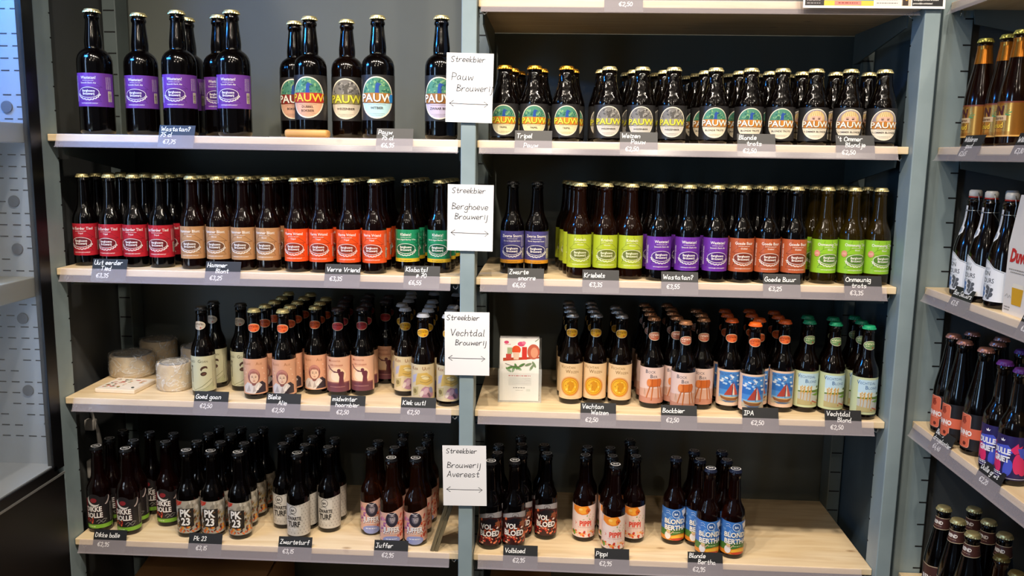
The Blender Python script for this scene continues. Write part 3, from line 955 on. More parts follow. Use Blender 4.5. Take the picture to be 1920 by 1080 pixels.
def vecht(kind):
    W, h = 132, 88
    bgs = {'goan': '#c8c5a3', 'bleke': '#dfa684', 'midw': '#e4b294', 'kiek': '#dcc89f', 'vweizen': '#e2c398', 'bock': '#e0c4b9', 'ipa': '#e6c6ae', 'vblond': '#c3cda2'}
    o = [('R', bgs[kind], -W / 2, 0, W / 2, h)]
    def two(a, b, c, y=72, x=0, s=10):
        for t, xx, yy in ((a, x - 6, y), (b, x + 6, y - s * 1.15)):
            if t:
                o.append(('T', c, xx - len(t) * s * 0.27, yy, s * 1.25, t[0], 0.01, 0, 0.95, 'l'))
                o.append(('T', c, xx - len(t) * s * 0.27 + text_polys(t[0], 0.01)[2] * s * 1.25 * 0.95 + s * 0.09, yy, s * 0.86, t[1:].upper(), 0.0, 0, 0.95, 'l'))
    if kind == 'goan':
        two('Goed', None, '#4d4a3c', 72, -12, 9)
        two('Goan', None, '#4d4a3c', 72, 18, 9)
        o += [('R', '#4a463a', -17, 22, -14.5, 62), ('E', '#55503f', -16, 62, 3.5, 3, 0, 12), ('E', '#4a3328', 16, 57, 9, 6, 25), ('E', '#c8c5a3', 17, 54, 6.5, 3.5, 25), ('E', '#4a3328', 15, 44, 7.5, 5, 12), ('E', '#6b4a3a', 16, 44, 4.5, 2.2, 12),
              ('S', '#8a8a68', [(-28, 4), (-18, 18), (-9, 3)], 1.2), ('S', '#8a8a68', [(-8, 3), (10, 12), (34, 30)], 1.4), ('S', '#8a8a68', [(0, 2), (18, 8), (38, 22)], 1.0), ('P', '#b3b48e', [(8, 2), (40, 2), (40, 20)]), ('E', '#4a463a', -24, 50, 4, 3, 40, 12)]
    elif kind == 'bleke':
        two('Bleke', None, '#b0754f', 73, -9, 8.2)
        two('Alie', None, '#b0754f', 73, 20, 8.2)
        for x, y in ((-24, 62), (22, 64), (26, 50), (-26, 44), (28, 36), (-20, 54)):
            o.append(('E', '#f1d3b4', x, y, 2.4, 1.2, 40 * x, 10))
        o += [('P', '#3a3138', [(-4, 2), (31, 4), (30, 24), (20, 32), (8, 28)]), ('P', '#d9d0cb', [(-26, 4), (-29, 18), (-16, 30), (0, 24), (12, 30), (20, 22), (8, 10), (2, 1)]), ('P', '#b5aaa8', [(-20, 6), (-12, 24), (-8, 8)]), ('P', '#b5aaa8', [(-4, 4), (0, 22), (4, 8)]), ('P', '#efe7e2', [(4, 12), (13, 28), (10, 10)]),
              ('E', '#8d5a55', 0, 45, 14.5, 18.5), ('E', '#c38579', 0, 52, 12, 11), ('E', '#e7c3a8', 0.5, 41, 10, 13), ('P', '#a66c62', [(-10, 46), (-8, 55), (0, 58), (9, 54), (10.5, 46), (5, 52), (-5, 52)]),
              ('E', '#4a3630', -3.6, 43, 1.9, 0.9, 0, 10), ('E', '#4a3630', 4.4, 43, 1.9, 0.9, 0, 10), ('S', '#7a5548', [(-5.5, 45.6), (-2, 46.2)], 0.7), ('S', '#7a5548', [(2.6, 46.2), (6, 45.6)], 0.7), ('S', '#b98a72', [(0.4, 43), (-0.4, 38), (1.6, 37.4)], 0.8), ('E', '#a8544a', 0.6, 33.6, 3.0, 0.9, 0, 12), ('P', '#8d5a55', [(-6, 27), (6, 27), (2, 22), (-3, 22)])]
    elif kind == 'midw':
        o += [('E', '#f2cfa9', -2, 42, 24, 20), ('E', '#f7dcc0', -2, 40, 15, 13), ('R', '#6c3c48', -34, 0, 34, 22), ('R', '#8d5654', -34, 21, 34, 24.5)]
        two('Midwinter', None, '#a8543f', 76, -1, 6.6)
        two('Hoornbier', None, '#a8543f', 65, 5, 6.6)
        o += [('P', '#6a3540', [(3, 17), (17, 17), (15, 34), (17, 48), (13, 52), (4, 51), (2, 46), (5, 38)]), ('E', '#6a3540', 4, 54, 4.2, 4.6), ('S', '#6a3540', [(6, 49), (-8, 51), (-18, 58), (-24, 66)], 2.4), ('P', '#6a3540', [(2, 51), (-8, 49), (-8, 53)]), ('D', '#c9928a', -20, 12, 20, 1.2, 4)]
    elif kind == 'kiek':
        two('Kiek', None, '#8a4a26', 74, -12, 9.5)
        two('Uut!', None, '#8a4a26', 74, 16, 9.5)
        o += [('P', '#d7b25e', [(-12, 66), (10, 68), (26, 56), (28, 42), (12, 36), (-6, 40), (-18, 36), (-16, 52)]), ('P', '#b9b5c9', [(-26, 60), (-14, 66), (-18, 46), (-28, 40)]), ('E', '#ecd9a2', 6, 56, 10, 5, -15), ('S', '#8a6a3a', [(-4, 56), (6, 59), (18, 55)], 1.0), ('S', '#8a6a3a', [(-6, 46), (8, 43), (22, 48)], 1.0),
              ('P', '#b98a9a', [(-8, 10), (-2, 28), (6, 34), (20, 30), (30, 16), (26, 6), (8, 4)]), ('E', '#d6b1bd', 8, 22, 6, 9, -30), ('E', '#8f8fb0', 22, 24, 5, 8, 20), ('E', '#e9d3c6', -2, 16, 4, 8, -20), ('E', '#7a5a6a', 16, 12, 3, 7, 30), ('P', '#c5b27a', [(-28, 30), (-10, 34), (-12, 14), (-26, 8)]), ('E', '#8d7a48', -20, 22, 5, 6)]
    elif kind == 'vweizen':
        two('Vechtan', 'Weizen', '#8d6a3c', 76, -4, 9.5)
        o += [('E', '#d9a06a', -2, 32, 25, 25), ('E', '#c97f28', -2, 32, 22.5, 22.5), ('E', '#e3ad2c', -2, 32, 20, 20), ('O', '#b87a1c', -2, 32, 17.5, 17.5, 1.2)]
        rnd = random.Random(5)
        for i in range(16):
            a = rnd.uniform(0, 6.28)
            rr = rnd.uniform(3, 14)
            o.append(('E', '#b9801c' if i % 2 else '#f3cf5a', -2 + rr * math.cos(a), 32 + rr * math.sin(a), rnd.uniform(1.5, 3.6), rnd.uniform(1, 2.2), rnd.uniform(0, 90), 10))
        o += [('P', '#c98a20', [(-8, 40), (-2, 46), (6, 42), (8, 34), (2, 22), (-6, 22), (-3, 31)]), ('D', '#b98f5e', -16, 3.2, 14, 0.9, 4)]
    elif kind == 'bock':
        o += [('P', '#d3a893', [(-66, 0), (66, 0), (66, 30), (20, 38), (-20, 36), (-66, 32)]), ('P', '#bf8670', [(-66, 0), (66, 0), (66, 12), (-66, 16)])]
        two('Bock', 'Bier', '#50505c', 74, -6, 10)
        for x0, x1, y1 in ((-10, -19, 14), (-4, -7, 8), (8, 11, 12), (13, 20, 15)):
            o.append(('S', '#a85a2c', [(x0, 46), (x1, y1)], 3.0))
            o.append(('S', '#d98a50', [(x0 - 0.6, 46), (x1 - 0.6, y1)], 0.9))
        o += [('P', '#c8662c', [(-16, 44), (-17, 54), (-14, 60), (15, 61), (18, 55), (17, 45), (12, 42), (-11, 41)]), ('E', '#dd8448', -14, 51, 5, 9), ('S', '#9a4a20', [(-6, 42), (-6, 60)], 1.0), ('S', '#9a4a20', [(7, 42), (7, 61)], 1.0), ('S', '#8a7a5a', [(-26, 20), (-24, 36)], 0.7), ('S', '#8a7a5a', [(-22, 18), (-23, 32)], 0.7), ('S', '#8a7a5a', [(26, 20), (25, 34)], 0.7)]
    elif kind == 'ipa':
        o += [('R', '#4a8bd2', -29, 22, 29, 83), ('R', '#2f6fc0', -29, 40, 29, 60), ('R', '#c6b79a', -29, 8, 29, 24), ('R', '#7fb0d8', -29, 20, 29, 27)]
        rnd = random.Random(9)
        for i in range(16):
            o.append(('E', '#dfe9f2' if i % 3 else '#a9c9ea', rnd.uniform(-23, 23), rnd.uniform(48, 78), rnd.uniform(3, 6), rnd.uniform(1.4, 2.8), rnd.uniform(-20, 20), 12))
        two('Vechtdal', 'IPA', '#3a4c92', 74, -4, 10)
        o += [('P', '#a8443a', [(-14, 26), (4, 27), (6, 58), (0, 50)]), ('P', '#c0584a', [(6, 27), (20, 27), (8, 58)]), ('P', '#e6d8c4', [(6, 27), (11, 27), (7.5, 55)]), ('S', '#5a3a28', [(5, 24), (6, 61)], 0.9), ('P', '#8a5a34', [(-25, 24), (-20, 17), (-6, 13), (14, 14), (24, 22), (10, 19), (-10, 20)]), ('P', '#d8b070', [(-25, 24.5), (-10, 20.5), (10, 19.5), (24, 23), (10, 22), (-10, 22.5)]), ('P', '#5b6a86', [(-22, 13), (22, 12), (8, 8.5), (-10, 8.5)])]
    else:
        o += [('R', '#b9d6e6', -27, 44, 29, 83), ('R', '#cfe0da', -27, 40, 29, 52), ('R', '#b9bcb6', -27, 10, 29, 40), ('P', '#5f7d34', [(-27, 40), (29, 44), (29, 36), (4, 38), (-27, 37)]), ('P', '#6f9a3c', [(6, 32), (29, 37), (29, 29), (16, 29)]), ('E', '#3f5a2c', 22, 50, 4, 3, 0, 12)]
        two('Vechtdal', 'Blond', '#3f669a', 72, -3, 10)
        for x in (-20, -14, -6, 1):
            o.append(('S', '#c99a4a', [(x, 8), (x + 1.5, 30), (x + (3 if x % 4 else -1), 50)], 1.4))
            for q in range(6):
                o.append(('E', '#dba858', x + 2 + (1.4 if q % 2 else -1.2), 36 + q * 3.2, 1.2, 2.4, 20 if q % 2 else -20, 8))
        o.append(('P', '#b3a878', [(-27, 6), (29, 6), (29, 12), (0, 16), (-27, 20)]))
        for q in range(9):
            o.append(('E', '#b8503c', 6 + q * 2.6, 11 + (q * 5 % 6), 1.6, 1.4, 0, 8))
    for i in range(5):
        o.append(('U', '#7a6a58', 38 + i * 4, 10, 66, 0.8, i))
    o += [('R', CRM, 50, 10, 58, 30), ('B', '#1b1b1b', 50, 10, 8, 20)]
    return o


def vneck(col, ink):
    return [('E', '#e9dcc0', 0, 13, 16.5, 10.4, 0, 32), ('E', col, 0, 13, 15.6, 9.6, 0, 32), ('D', ink, -9, 17.6, 9, 1.2, 2), ('D', ink, -12.5, 14.5, 12.5, 1.8, 5), ('D', ink, -11, 10.5, -2, 1.2, 6),
            ('P', '#b3261e', [(5 + (2.7 if k % 2 == 0 else 1.1) * math.sin(k * PI / 5), 7.5 + (2.7 if k % 2 == 0 else 1.1) * math.cos(k * PI / 5)) for k in range(10)])]


def splat(o, rnd, cols, x0, x1, y0, y1, n, s0, s1):
    for i in range(n):
        o.append(('E', cols[i % len(cols)], rnd.uniform(x0, x1), rnd.uniform(y0, y1), rnd.uniform(s0, s1), rnd.uniform(s0, s1) * 0.7, rnd.uniform(0, 180), 9))


def block(o, t, x, y, s, col, sh, xs=0.78):
    o += [('T', sh, x + 0.7, y - 0.7, s, t, 0.05, 0, xs), ('T', col, x, y, s, t, 0.035, 0, xs)]


def aver(kind):
    W, h = 140, 85
    rnd = random.Random(hash_s(kind))
    if kind == 'dikke':
        o = [('P', '#242123', [(-70, 0), (70, 0), (70, 70), (30, 80), (-8, 85), (-30, 78), (-70, 74)]), ('P', '#8f2c33', [(-36, 10), (-24, 14), (-22, 78), (-36, 76)])]
        splat(o, rnd, ['#a8323a', '#6a2028', '#c04a50'], -34, -20, 20, 74, 14, 1.5, 4)
        o += [('E', '#e4e0dc', -4, 72, 17, 13, -30), ('E', '#242123', 0, 76.5, 17, 13, -30), ('E', '#8a2a30', -3, 74, 8, 6, 0), ('E', '#c8b8b4', 30, 72, 5, 12, -25), ('E', '#242123', 27, 74, 5, 12, -25)]
        block(o, 'DIKKE', -4, 45, 18, '#efece8', '#5b2226', 0.8)
        block(o, 'BOLLE', -3, 28.5, 18, '#efece8', '#5b2226', 0.8)
        splat(o, rnd, ['#c23a34', '#8d2020', '#d96a3a'], -30, 0, 12, 27, 16, 1.6, 3.6)
        o += [('S', '#b0aca8', [(2, 18), (8, 23), (14, 19), (20, 24), (27, 22)], 1.0), ('S', '#b0aca8', [(6, 13), (12, 18), (18, 14), (24, 19)], 1.0), ('R', '#7fb23a', -70, 0, 70, 10), ('D', '#d8eab0', -20, 3.6, 0, 2.0, 3)]
    elif kind == 'pk':
        o = [('R', '#aba394', -70, 0, 70, 85)]
        splat(o, rnd, ['#d6d2ca', '#8a8478', '#c4beb2'], -66, 66, 52, 81, 40, 3, 8)
        splat(o, rnd, ['#3a3128', '#7a6a4a', '#54483a', '#b0996a', '#8a4a2a'], -66, 66, 16, 56, 90, 2, 6)
        splat(o, rnd, ['#d9682a', '#e8a040', '#a83a1c', '#3a2a22'], -66, 66, 4, 20, 50, 2, 5)
        o += [('P', '#c43a2c', [(-34, 84), (-8, 84), (-12, 76), (-24, 70), (-34, 72)]), ('S', '#e8806a', [(-30, 76), (-24, 82)], 1.4), ('S', '#e8806a', [(-24, 74), (-18, 82)], 1.4), ('R', '#2a2420', -20, 18, 19, 65)]
        splat(o, rnd, ['#54483a', '#3a3128', '#6a5038'], -15, 13, 22, 60, 16, 2, 4)
        block(o, 'PK', -1, 44, 27, '#f4f1ec', '#1c1715', 0.82)
        block(o, '23', -1, 22, 27, '#f4f1ec', '#1c1715', 0.82)
        o.append(('S', '#f4f1ec', [(-21, 36), (-17, 32.5), (-21, 29)], 1.6))
    elif kind == 'turf':
        o = [('P', '#c3beb6', [(-70, 0), (70, 0), (70, 84), (30, 85), (0, 80), (-30, 84), (-70, 84)])]
        for r in range(10):
            for q in range(15):
                x, y = -66 + q * 9.4 + (4.7 if r % 2 else 0), 5 + r * 8
                o.append(('P', '#8f8a83', [(x, y), (x + 2.2, y + 5), (x + 0.4, y + 3.2), (x - 2.0, y + 5)]))
        o += [('R', '#cfcac2', -25, 24, 16, 76), ('O', '#2e2b2a', -4, 68, 9.5, 9.5, 1.3), ('T', '#2e2b2a', -4, 64.8, 8, 'BA', 0.03), ('S', '#2e2b2a', [(-14, 56), (-6, 58.5), (2, 55)], 1.2)]
        block(o, 'ZWARTE', -3, 42, 12.5, '#332f2e', '#a8a39b', 0.74)
        block(o, 'TURF', -3, 25, 19, '#2b2827', '#a8a39b', 0.72)
        o += [('D', '#efece6', -14, 18, 8, 1.4, 3), ('D', '#efece6', -12, 14.5, 6, 1.2, 4)]
    elif kind == 'juffer':
        o = [('P', '#dfae98', [(-70, 0), (70, 0), (70, 85), (24, 85), (-4, 76), (-30, 74), (-70, 76)])]
        splat(o, rnd, ['#b06a9a', '#8a4a8c', '#c98ab0', '#d8748a'], -66, -12, 6, 70, 46, 2, 5)
        splat(o, rnd, ['#d9653f', '#c2504a', '#e89a78', '#b84a3a'], 16, 66, 6, 76, 46, 2, 6)
        o += [('E', '#34303c', 2, 58, 16, 19), ('E', '#6a6470', 2, 60, 9, 13), ('E', '#a49aa0', 3, 60, 6, 10), ('S', '#1c1a22', [(-6, 66), (2, 64), (9, 66)], 2), ('S', '#e6e2e4', [(-8, 74), (2, 71), (11, 75)], 1.4), ('E', '#34303c', 0.5, 61, 1.3, 0.8, 0, 8), ('E', '#34303c', 5.5, 61, 1.3, 0.8, 0, 8), ('E', '#5a4a50', 3, 53.5, 2.2, 0.8, 0, 8),
              ('E', '#8f98c8', 0, 4, 23, 11), ('D', '#e8eaf4', -14, 6, 14, 2.2, 6)]
        block(o, 'JUFFER', 0, 25, 18.5, '#f6f0ee', '#5a4058', 0.72)
        o.append(('D', '#f6f0ee', -20, 20.5, 20, 1.6, 4))
    elif kind == 'vol':
        o = [('P', '#3a1a1a', [(-70, 0), (70, 0), (70, 76), (20, 85), (-10, 83), (-40, 74), (-70, 72)]), ('P', '#9a979a', [(-36, 73), (-10, 83), (20, 85), (40, 81), (40, 66), (0, 74), (-36, 64)])]
        splat(o, rnd, ['#b8432c', '#d9663c', '#7a2018', '#3a1210'], -66, 66, 20, 66, 70, 2, 6)
        o += [('P', '#17131a', [(-22, 44), (-18, 62), (-2, 70), (18, 66), (30, 52), (24, 44), (16, 54), (4, 50)]), ('P', '#8a4a2c', [(12, 58), (24, 62), (30, 48), (24, 40), (18, 48)]), ('E', '#f0e8e4', 19, 44, 3.4, 2, 30), ('O', '#4a4648', 2, 76, 8, 6, 1.0), ('T', '#4a4648', 2, 73.8, 4.6, 'BA', 0.03)]
        splat(o, rnd, ['#c83a2a', '#e8805a', '#f2b89a', '#8a1a1a'], -66, 66, 4, 22, 60, 2, 4.5)
        block(o, 'VOL', -9, 42, 18, '#f4f0ee', '#1a1012', 0.86)
        block(o, 'BLOED', -1, 24, 19, '#f4f0ee', '#1a1012', 0.88)
        o.append(('S', '#f4f0ee', [(-26, 40), (-22, 36), (-26, 32)], 1.6))
    elif kind == 'pippi':
        o = [('P', '#ecd6cc', [(-70, 0), (70, 0), (70, 82), (20, 85), (-10, 82), (-40, 85), (-70, 83)])]
        for q in range(30):
            o.append(('S', '#e6b8b0', [(-66 + q * 4.5, 18), (-66 + q * 4.5, 46)], 0.8))
        o += [('P', '#e8862a', [(-34, 84), (-12, 82), (6, 84), (14, 72), (6, 62), (-8, 60), (-20, 62), (-34, 70)]), ('E', '#f2a83c', -6, 72, 12, 9), ('E', '#d9601c', 6, 71, 5, 6), ('E', '#f7c868', -12, 74, 5, 3), ('E', '#7a3a1c', 8, 70, 1.6, 2)]
        splat(o, rnd, ['#8aa86a', '#b8c890', '#d9a890'], -6, 26, 46, 62, 10, 1.2, 2.6)
        block(o, 'PIPPI', 1, 31, 18.5, '#d8412c', '#f3cabc', 0.84)
        o += [('D', '#c89a90', -18, 26.5, 20, 1.2, 4), ('S', '#d8412c', [(-26, 40), (-23, 37), (-26, 34)], 1.4)]
        splat(o, rnd, ['#e8602c', '#f2a050', '#c83a2a', '#f4c8a0'], -66, 66, 3, 16, 54, 2, 5)
        o += [('E', '#6f9a3c', -29, 10, 4, 6), ('E', '#3f6a24', -33, 14, 3, 4)]
    else:
        o = [('P', '#3f78c4', [(-70, 0), (70, 0), (70, 82), (24, 85), (-6, 82), (-40, 84), (-70, 82)])]
        splat(o, rnd, ['#6a9ad8', '#8fb4e2', '#3468b4'], -66, 66, 40, 78, 40, 2.5, 6)
        o += [('P', '#4a7a34', [(-70, 8), (70, 8), (70, 26), (10, 32), (-70, 24)]), ('P', '#d9862a', [(-70, 0), (70, 0), (70, 8), (10, 17), (-20, 11), (-70, 8)]), ('E', '#f0b840', 10, 8, 22, 6), ('E', '#c8452a', 6, 3, 18, 3.2), ('E', '#e8e4e0', -20, 12, 8, 10), ('E', '#d8b090', -18, 23, 5, 6), ('E', '#e8d080', -19, 27, 6, 4), ('S', '#d8b090', [(-14, 16), (-6, 24)], 2.2),
              ('O', '#e8eef6', 0, 70, 10, 10, 1.2), ('E', '#2f5c9e', 0, 70, 8.2, 8.2), ('T', '#e8eef6', 0, 66.8, 8, 'BA', 0.03), ('P', '#ece8e6', [(14, 78), (28, 84), (34, 68), (28, 56), (20, 62)]), ('P', '#4a4244', [(20, 64), (28, 57), (32, 66), (26, 68)]), ('S', '#b8cce8', [(-26, 76), (-20, 78), (-16, 74)], 1.2), ('S', '#b8cce8', [(-26, 70), (-20, 72), (-14, 68)], 1.2)]
        block(o, 'BLONDE', 1, 44, 17.5, '#f6f1e6', '#24426e', 0.9)
        block(o, 'BERTHA', 1, 27.5, 17.5, '#f6f1e6', '#24426e', 0.92)
        o += [('S', '#f6f1e6', [(-30, 52), (-27, 49), (-30, 46)], 1.4), ('D', '#cfe0a8', -6, 20, 12, 2.0, 4)]
    o += [('R', CRM, 54, 12, 61, 30), ('B', '#1b1b1b', 54, 12, 7, 18)]
    for i in range(4):
        o.append(('U', '#d8d2cc' if kind in ('dikke', 'vol', 'bertha') else '#6a6058', 38 + i * 4, 14, 50, 0.8, i))
    return o


def side_wild():
    o = [('R', '#c4873a', -80, 0, 80, 68), ('R', '#7a3a1c', -80, 65, 80, 68), ('R', '#e0ac5a', -80, 0, 80, 3), ('P', '#d9a04a', [(-26, 58), (28, 62), (30, 10), (-26, 8)])]
    o += [('T', '#4a1a1c', -4, 42, 24, 'WN', 0.05, 0.1, 0.9), ('R', '#d8b888', -24, 31, 22, 41), ('T', '#5a2a1c', -1, 33, 9, 'Wilderen', 0.02), ('T', '#6a2a10', 0.5, 16.4, 15, 'Goud', 0.05), ('T', '#f0c83a', 0, 17, 15, 'Goud', 0.02)]
    for a in range(6):
        o.append(('P', '#4f9a5a', [(20, 44), (24 + 6 * math.cos(a), 46 + 6 * math.sin(a)), (26 + 6 * math.cos(a + 0.5), 46 + 6 * math.sin(a + 0.5))]))
    return o


def side_bons():
    o = [('P', '#e6e8ec', [(-70, 0), (70, 0), (70, 58), (40, 60), (22, 66), (8, 78), (-6, 82), (-18, 74), (-30, 62), (-70, 58)])]
    for dx, c in ((-4, '#5f86bc'), (16, '#565a60')):
        for q in range(5):
            o.append(('E', c, dx + (q % 2) * 7 - 4, 8 + q * 4.6, 6, 4, 40 if q % 2 else 140, 14))
        o.append(('S', '#c8d0da' if dx > 0 else '#d8e2f0', [(dx - 6, 2), (dx, 16), (dx + 2, 30)], 0.8))
    o += [('T', '#34393f', 2, 50, 13, 'BON', 0.01, 0, 0.9), ('T', '#34393f', 2, 36, 13, 'SECOURS', 0.01, 0, 0.8), ('D', '#8a9098', -16, 64, 14, 1.2, 4), ('D', '#8a9098', -14, 61.5, 12, 1.0, 5), ('D', '#8a9098', -20, 31.5, 20, 1.0, 6), ('S', '#6a6e74', [(-30, 62), (-18, 72), (-6, 80), (8, 76), (22, 64), (40, 58)], 0.9)]
    return o


def side_benno():
    cor = '#dc6a4c'
    o = [('R', '#211d1e', -80, 0, 80, 76)]
    def rr(x0, y0, x1, y1, r, c):
        p = ell(x1 - r, y1 - r, r, r, 6, 0, 90) + ell(x0 + r, y1 - r, r, r, 6, 90, 180) + ell(x0 + r, y0 + r, r, r, 6, 180, 270) + ell(x1 - r, y0 + r, r, r, 6, 270, 360)
        return ('P', c, p)
    o += [rr(-17, 3, 15, 74, 6, '#f0a58a'), rr(-16, 4, 14, 73, 5.5, cor), ('R', cor, -80, 24, 80, 46), ('T', '#f6ebe4', -1, 30, 14, 'BENNO', 0.05, 0, 0.82), ('D', '#f3c9ba', -14, 26.5, 12, 1.3, 3), ('E', '#6a2a20', 4, 12, 4, 4), ('E', '#a8402c', -2, 60, 6, 8, 20), ('S', '#6a2a20', [(-6, 54), (0, 64), (4, 58)], 1.4), ('S', '#6a2a20', [(-4, 66), (3, 68)], 1.2)]
    return o


def side_dulle():
    o = [('R', '#2a2058', -80, 0, 80, 84), ('R', '#f0eef4', -80, 2.0, 80, 2.8)]
    pk, bl = '#e0306a', '#4a58c8'
    for dx in (-52, 0, 44):
        o += [('P', bl, [(dx - 18, 62), (dx + 10, 66), (dx + 20, 54), (dx + 4, 40), (dx - 12, 44)]), ('P', pk, ell(dx - 10, 28, 9, 19, 18, rot=15)), ('P', bl, ell(dx + 12, 22, 8, 17, 18, rot=-8)), ('P', pk, ell(dx + 28, 32, 8, 20, 18)), ('P', pk, [(dx + 14, 58), (dx + 26, 72), (dx + 28, 64), (dx + 34, 68), (dx + 30, 54), (dx + 22, 50)])]
    o += [('T', '#f4f2f6', -2, 48, 15, 'DULLE', 0.05, 0, 0.78), ('T', '#f4f2f6', -2, 33, 15, 'GRIET', 0.05, 0, 0.8), ('P', '#f4f2f6', [(-4, 72), (2, 72), (4, 76), (1, 74), (-1, 78), (-3, 74), (-6, 76)]), ('D', '#f4f2f6', -18, 6, 6, 2.2, 3), ('D', '#f4f2f6', -18, 9.6, 0, 1.6, 5)]
    return o


def side_rend():
    o = [('P', '#4a2a24', [(-70, 0), (70, 0), (70, 84), (0, 76), (-70, 84)]), ('S', '#cdbb98', [(-70, 82), (-30, 77.5), (0, 74.5), (30, 77.5), (70, 82)], 1.4), ('T', '#f0e6da', 0, 42, 15, 'REND', 0.04, 0, 0.85), ('D', '#a88a74', -14, 37, 14, 1.4, 5), ('P', '#d9662a', [(18, 58), (26, 62), (32, 60), (30, 54), (22, 52)])]
    for r in range(4):
        o.append(('D', '#6a443a', -22, 12 + r * 5, 22, 1.6, r))
    return o


def neck_rend():
    return [('P', '#4a2a24', [(-50, 4), (0, 0), (50, 4), (50, 27), (0, 27), (-50, 27)]), ('S', '#cdbb98', [(-50, 4.6), (-20, 2.0), (0, 0.8), (20, 2.0), (50, 4.6)], 1.0), ('S', '#cdbb98', [(-50, 26), (50, 26)], 1.0), ('T', '#f0e6da', 0, 12, 10, 'REND', 0.045, 0, 0.85), ('D', '#a88a74', -10, 7, 10, 1.2, 5)]


def neck_bons():
    o = [('P', '#e3e6ea', [(-5, 22), (5, 22), (5, 64), (-5, 64)]), ('P', '#e3e6ea', [(-5, 22), (-9, 18), (-9, 8), (0, 0), (9, 8), (9, 18), (5, 22)]), ('E', '#9aa6b8', 0, 12, 5, 6), ('U', '#8a94a4', 2.2, 28, 32, 1.6, 3)]
    return o


# ------------------------------------------------------------------ bottles
def prof_long(H, r, sh=1.0):
    """long-neck third-litre bottle; sh moves the shoulder"""
    return [(0, 0.004), (r * 0.72, 0.0015), (r * 0.90, 0.0006), (r * 0.985, 0.004), (r, 0.009), (r, 0.02), (r, H * 0.30 * sh), (r, H * 0.472 * sh), (r * 0.985, H * 0.512 * sh), (r * 0.93, H * 0.548 * sh), (r * 0.83, H * 0.585 * sh),
            (r * 0.70, H * 0.622 * sh), (r * 0.60, H * 0.660 * sh), (r * 0.555, H * 0.700), (r * 0.52, H * 0.76), (r * 0.485, H * 0.83), (r * 0.455, H * 0.895), (r * 0.45, H * 0.915),
            (r * 0.49, H * 0.922), (r * 0.49, H * 0.938), (r * 0.46, H * 0.943), (r * 0.455, H * 0.972), (r * 0.42, H * 0.982)]


def prof_slim(H, r):
    return [(0, 0.004), (r * 0.72, 0.0015), (r * 0.90, 0.0006), (r * 0.985, 0.004), (r, 0.009), (r, 0.02), (r, H * 0.30), (r, H * 0.475), (r * 0.985, H * 0.505), (r * 0.92, H * 0.54), (r * 0.80, H * 0.575),
            (r * 0.66, H * 0.612), (r * 0.575, H * 0.645), (r * 0.54, H * 0.69), (r * 0.50, H * 0.78), (r * 0.46, H * 0.87), (r * 0.445, H * 0.915),
            (r * 0.485, H * 0.922), (r * 0.485, H * 0.942), (r * 0.45, H * 0.947), (r * 0.45, H * 0.972), (r * 0.42, H * 0.982)]


def prof_big(H, r):
    return [(0, 0.010), (r * 0.5, 0.006), (r * 0.85, 0.001), (r * 0.97, 0.005), (r, 0.012), (r, 0.03), (r, H * 0.35), (r, H * 0.565), (r * 0.985, H * 0.60), (r * 0.92, H * 0.632), (r * 0.80, H * 0.658), (r * 0.64, H * 0.677), (r * 0.52, H * 0.686),
            (r * 0.495, H * 0.695), (r * 0.505, H * 0.715), (r * 0.505, H * 0.745), (r * 0.475, H * 0.79), (r * 0.425, H * 0.85), (r * 0.39, H * 0.90), (r * 0.385, H * 0.918), (r * 0.43, H * 0.925), (r * 0.44, H * 0.938), (r * 0.42, H * 0.95), (r * 0.385, H * 0.956), (r * 0.385, H * 0.978), (r * 0.35, H * 0.986)]


def prof_stub(H, r):
    return [(0, 0.005), (r * 0.75, 0.0015), (r * 0.92, 0.0006), (r * 0.99, 0.004), (r, 0.009), (r, H * 0.3), (r, H * 0.495), (r * 0.975, H * 0.535), (r * 0.90, H * 0.585), (r * 0.80, H * 0.645), (r * 0.70, H * 0.71), (r * 0.615, H * 0.775), (r * 0.565, H * 0.82),
            (r * 0.55, H * 0.86), (r * 0.53, H * 0.905), (r * 0.50, H * 0.915), (r * 0.525, H * 0.922), (r * 0.525, H * 0.94), (r * 0.47, H * 0.945), (r * 0.47, H * 0.965), (r * 0.42, H * 0.978)]


def prof_taper(H, r):
    return [(0, 0.005), (r * 0.75, 0.0015), (r * 0.92, 0.0006), (r * 0.99, 0.004), (r, 0.009), (r, H * 0.25), (r, H * 0.40), (r * 0.985, H * 0.45), (r * 0.93, H * 0.51), (r * 0.84, H * 0.575), (r * 0.73, H * 0.65), (r * 0.63, H * 0.725), (r * 0.55, H * 0.80), (r * 0.49, H * 0.87),
            (r * 0.45, H * 0.915), (r * 0.48, H * 0.922), (r * 0.48, H * 0.942), (r * 0.44, H * 0.947), (r * 0.44, H * 0.972), (r * 0.40, H * 0.982)]


def prof_swing(H, r):
    return [(0, 0.005), (r * 0.75, 0.0015), (r * 0.92, 0.0006), (r * 0.99, 0.004), (r, 0.009), (r, H * 0.25), (r, H * 0.40), (r * 0.97, H * 0.46), (r * 0.87, H * 0.53), (r * 0.72, H * 0.60), (r * 0.58, H * 0.67), (r * 0.50, H * 0.74), (r * 0.46, H * 0.82), (r * 0.44, H * 0.875), (r * 0.48, H * 0.885), (r * 0.48, H * 0.90), (r * 0.43, H * 0.905), (r * 0.43, H * 0.925), (r * 0.36, H * 0.93)]


def radius_at(prof, z):
    for (r0, z0), (r1, z1) in zip(prof[3:], prof[4:]):
        if z0 <= z <= z1:
            return r0 + (r1 - r0) * (z - z0) / max(z1 - z0, 1e-6)
    return prof[-1][0]


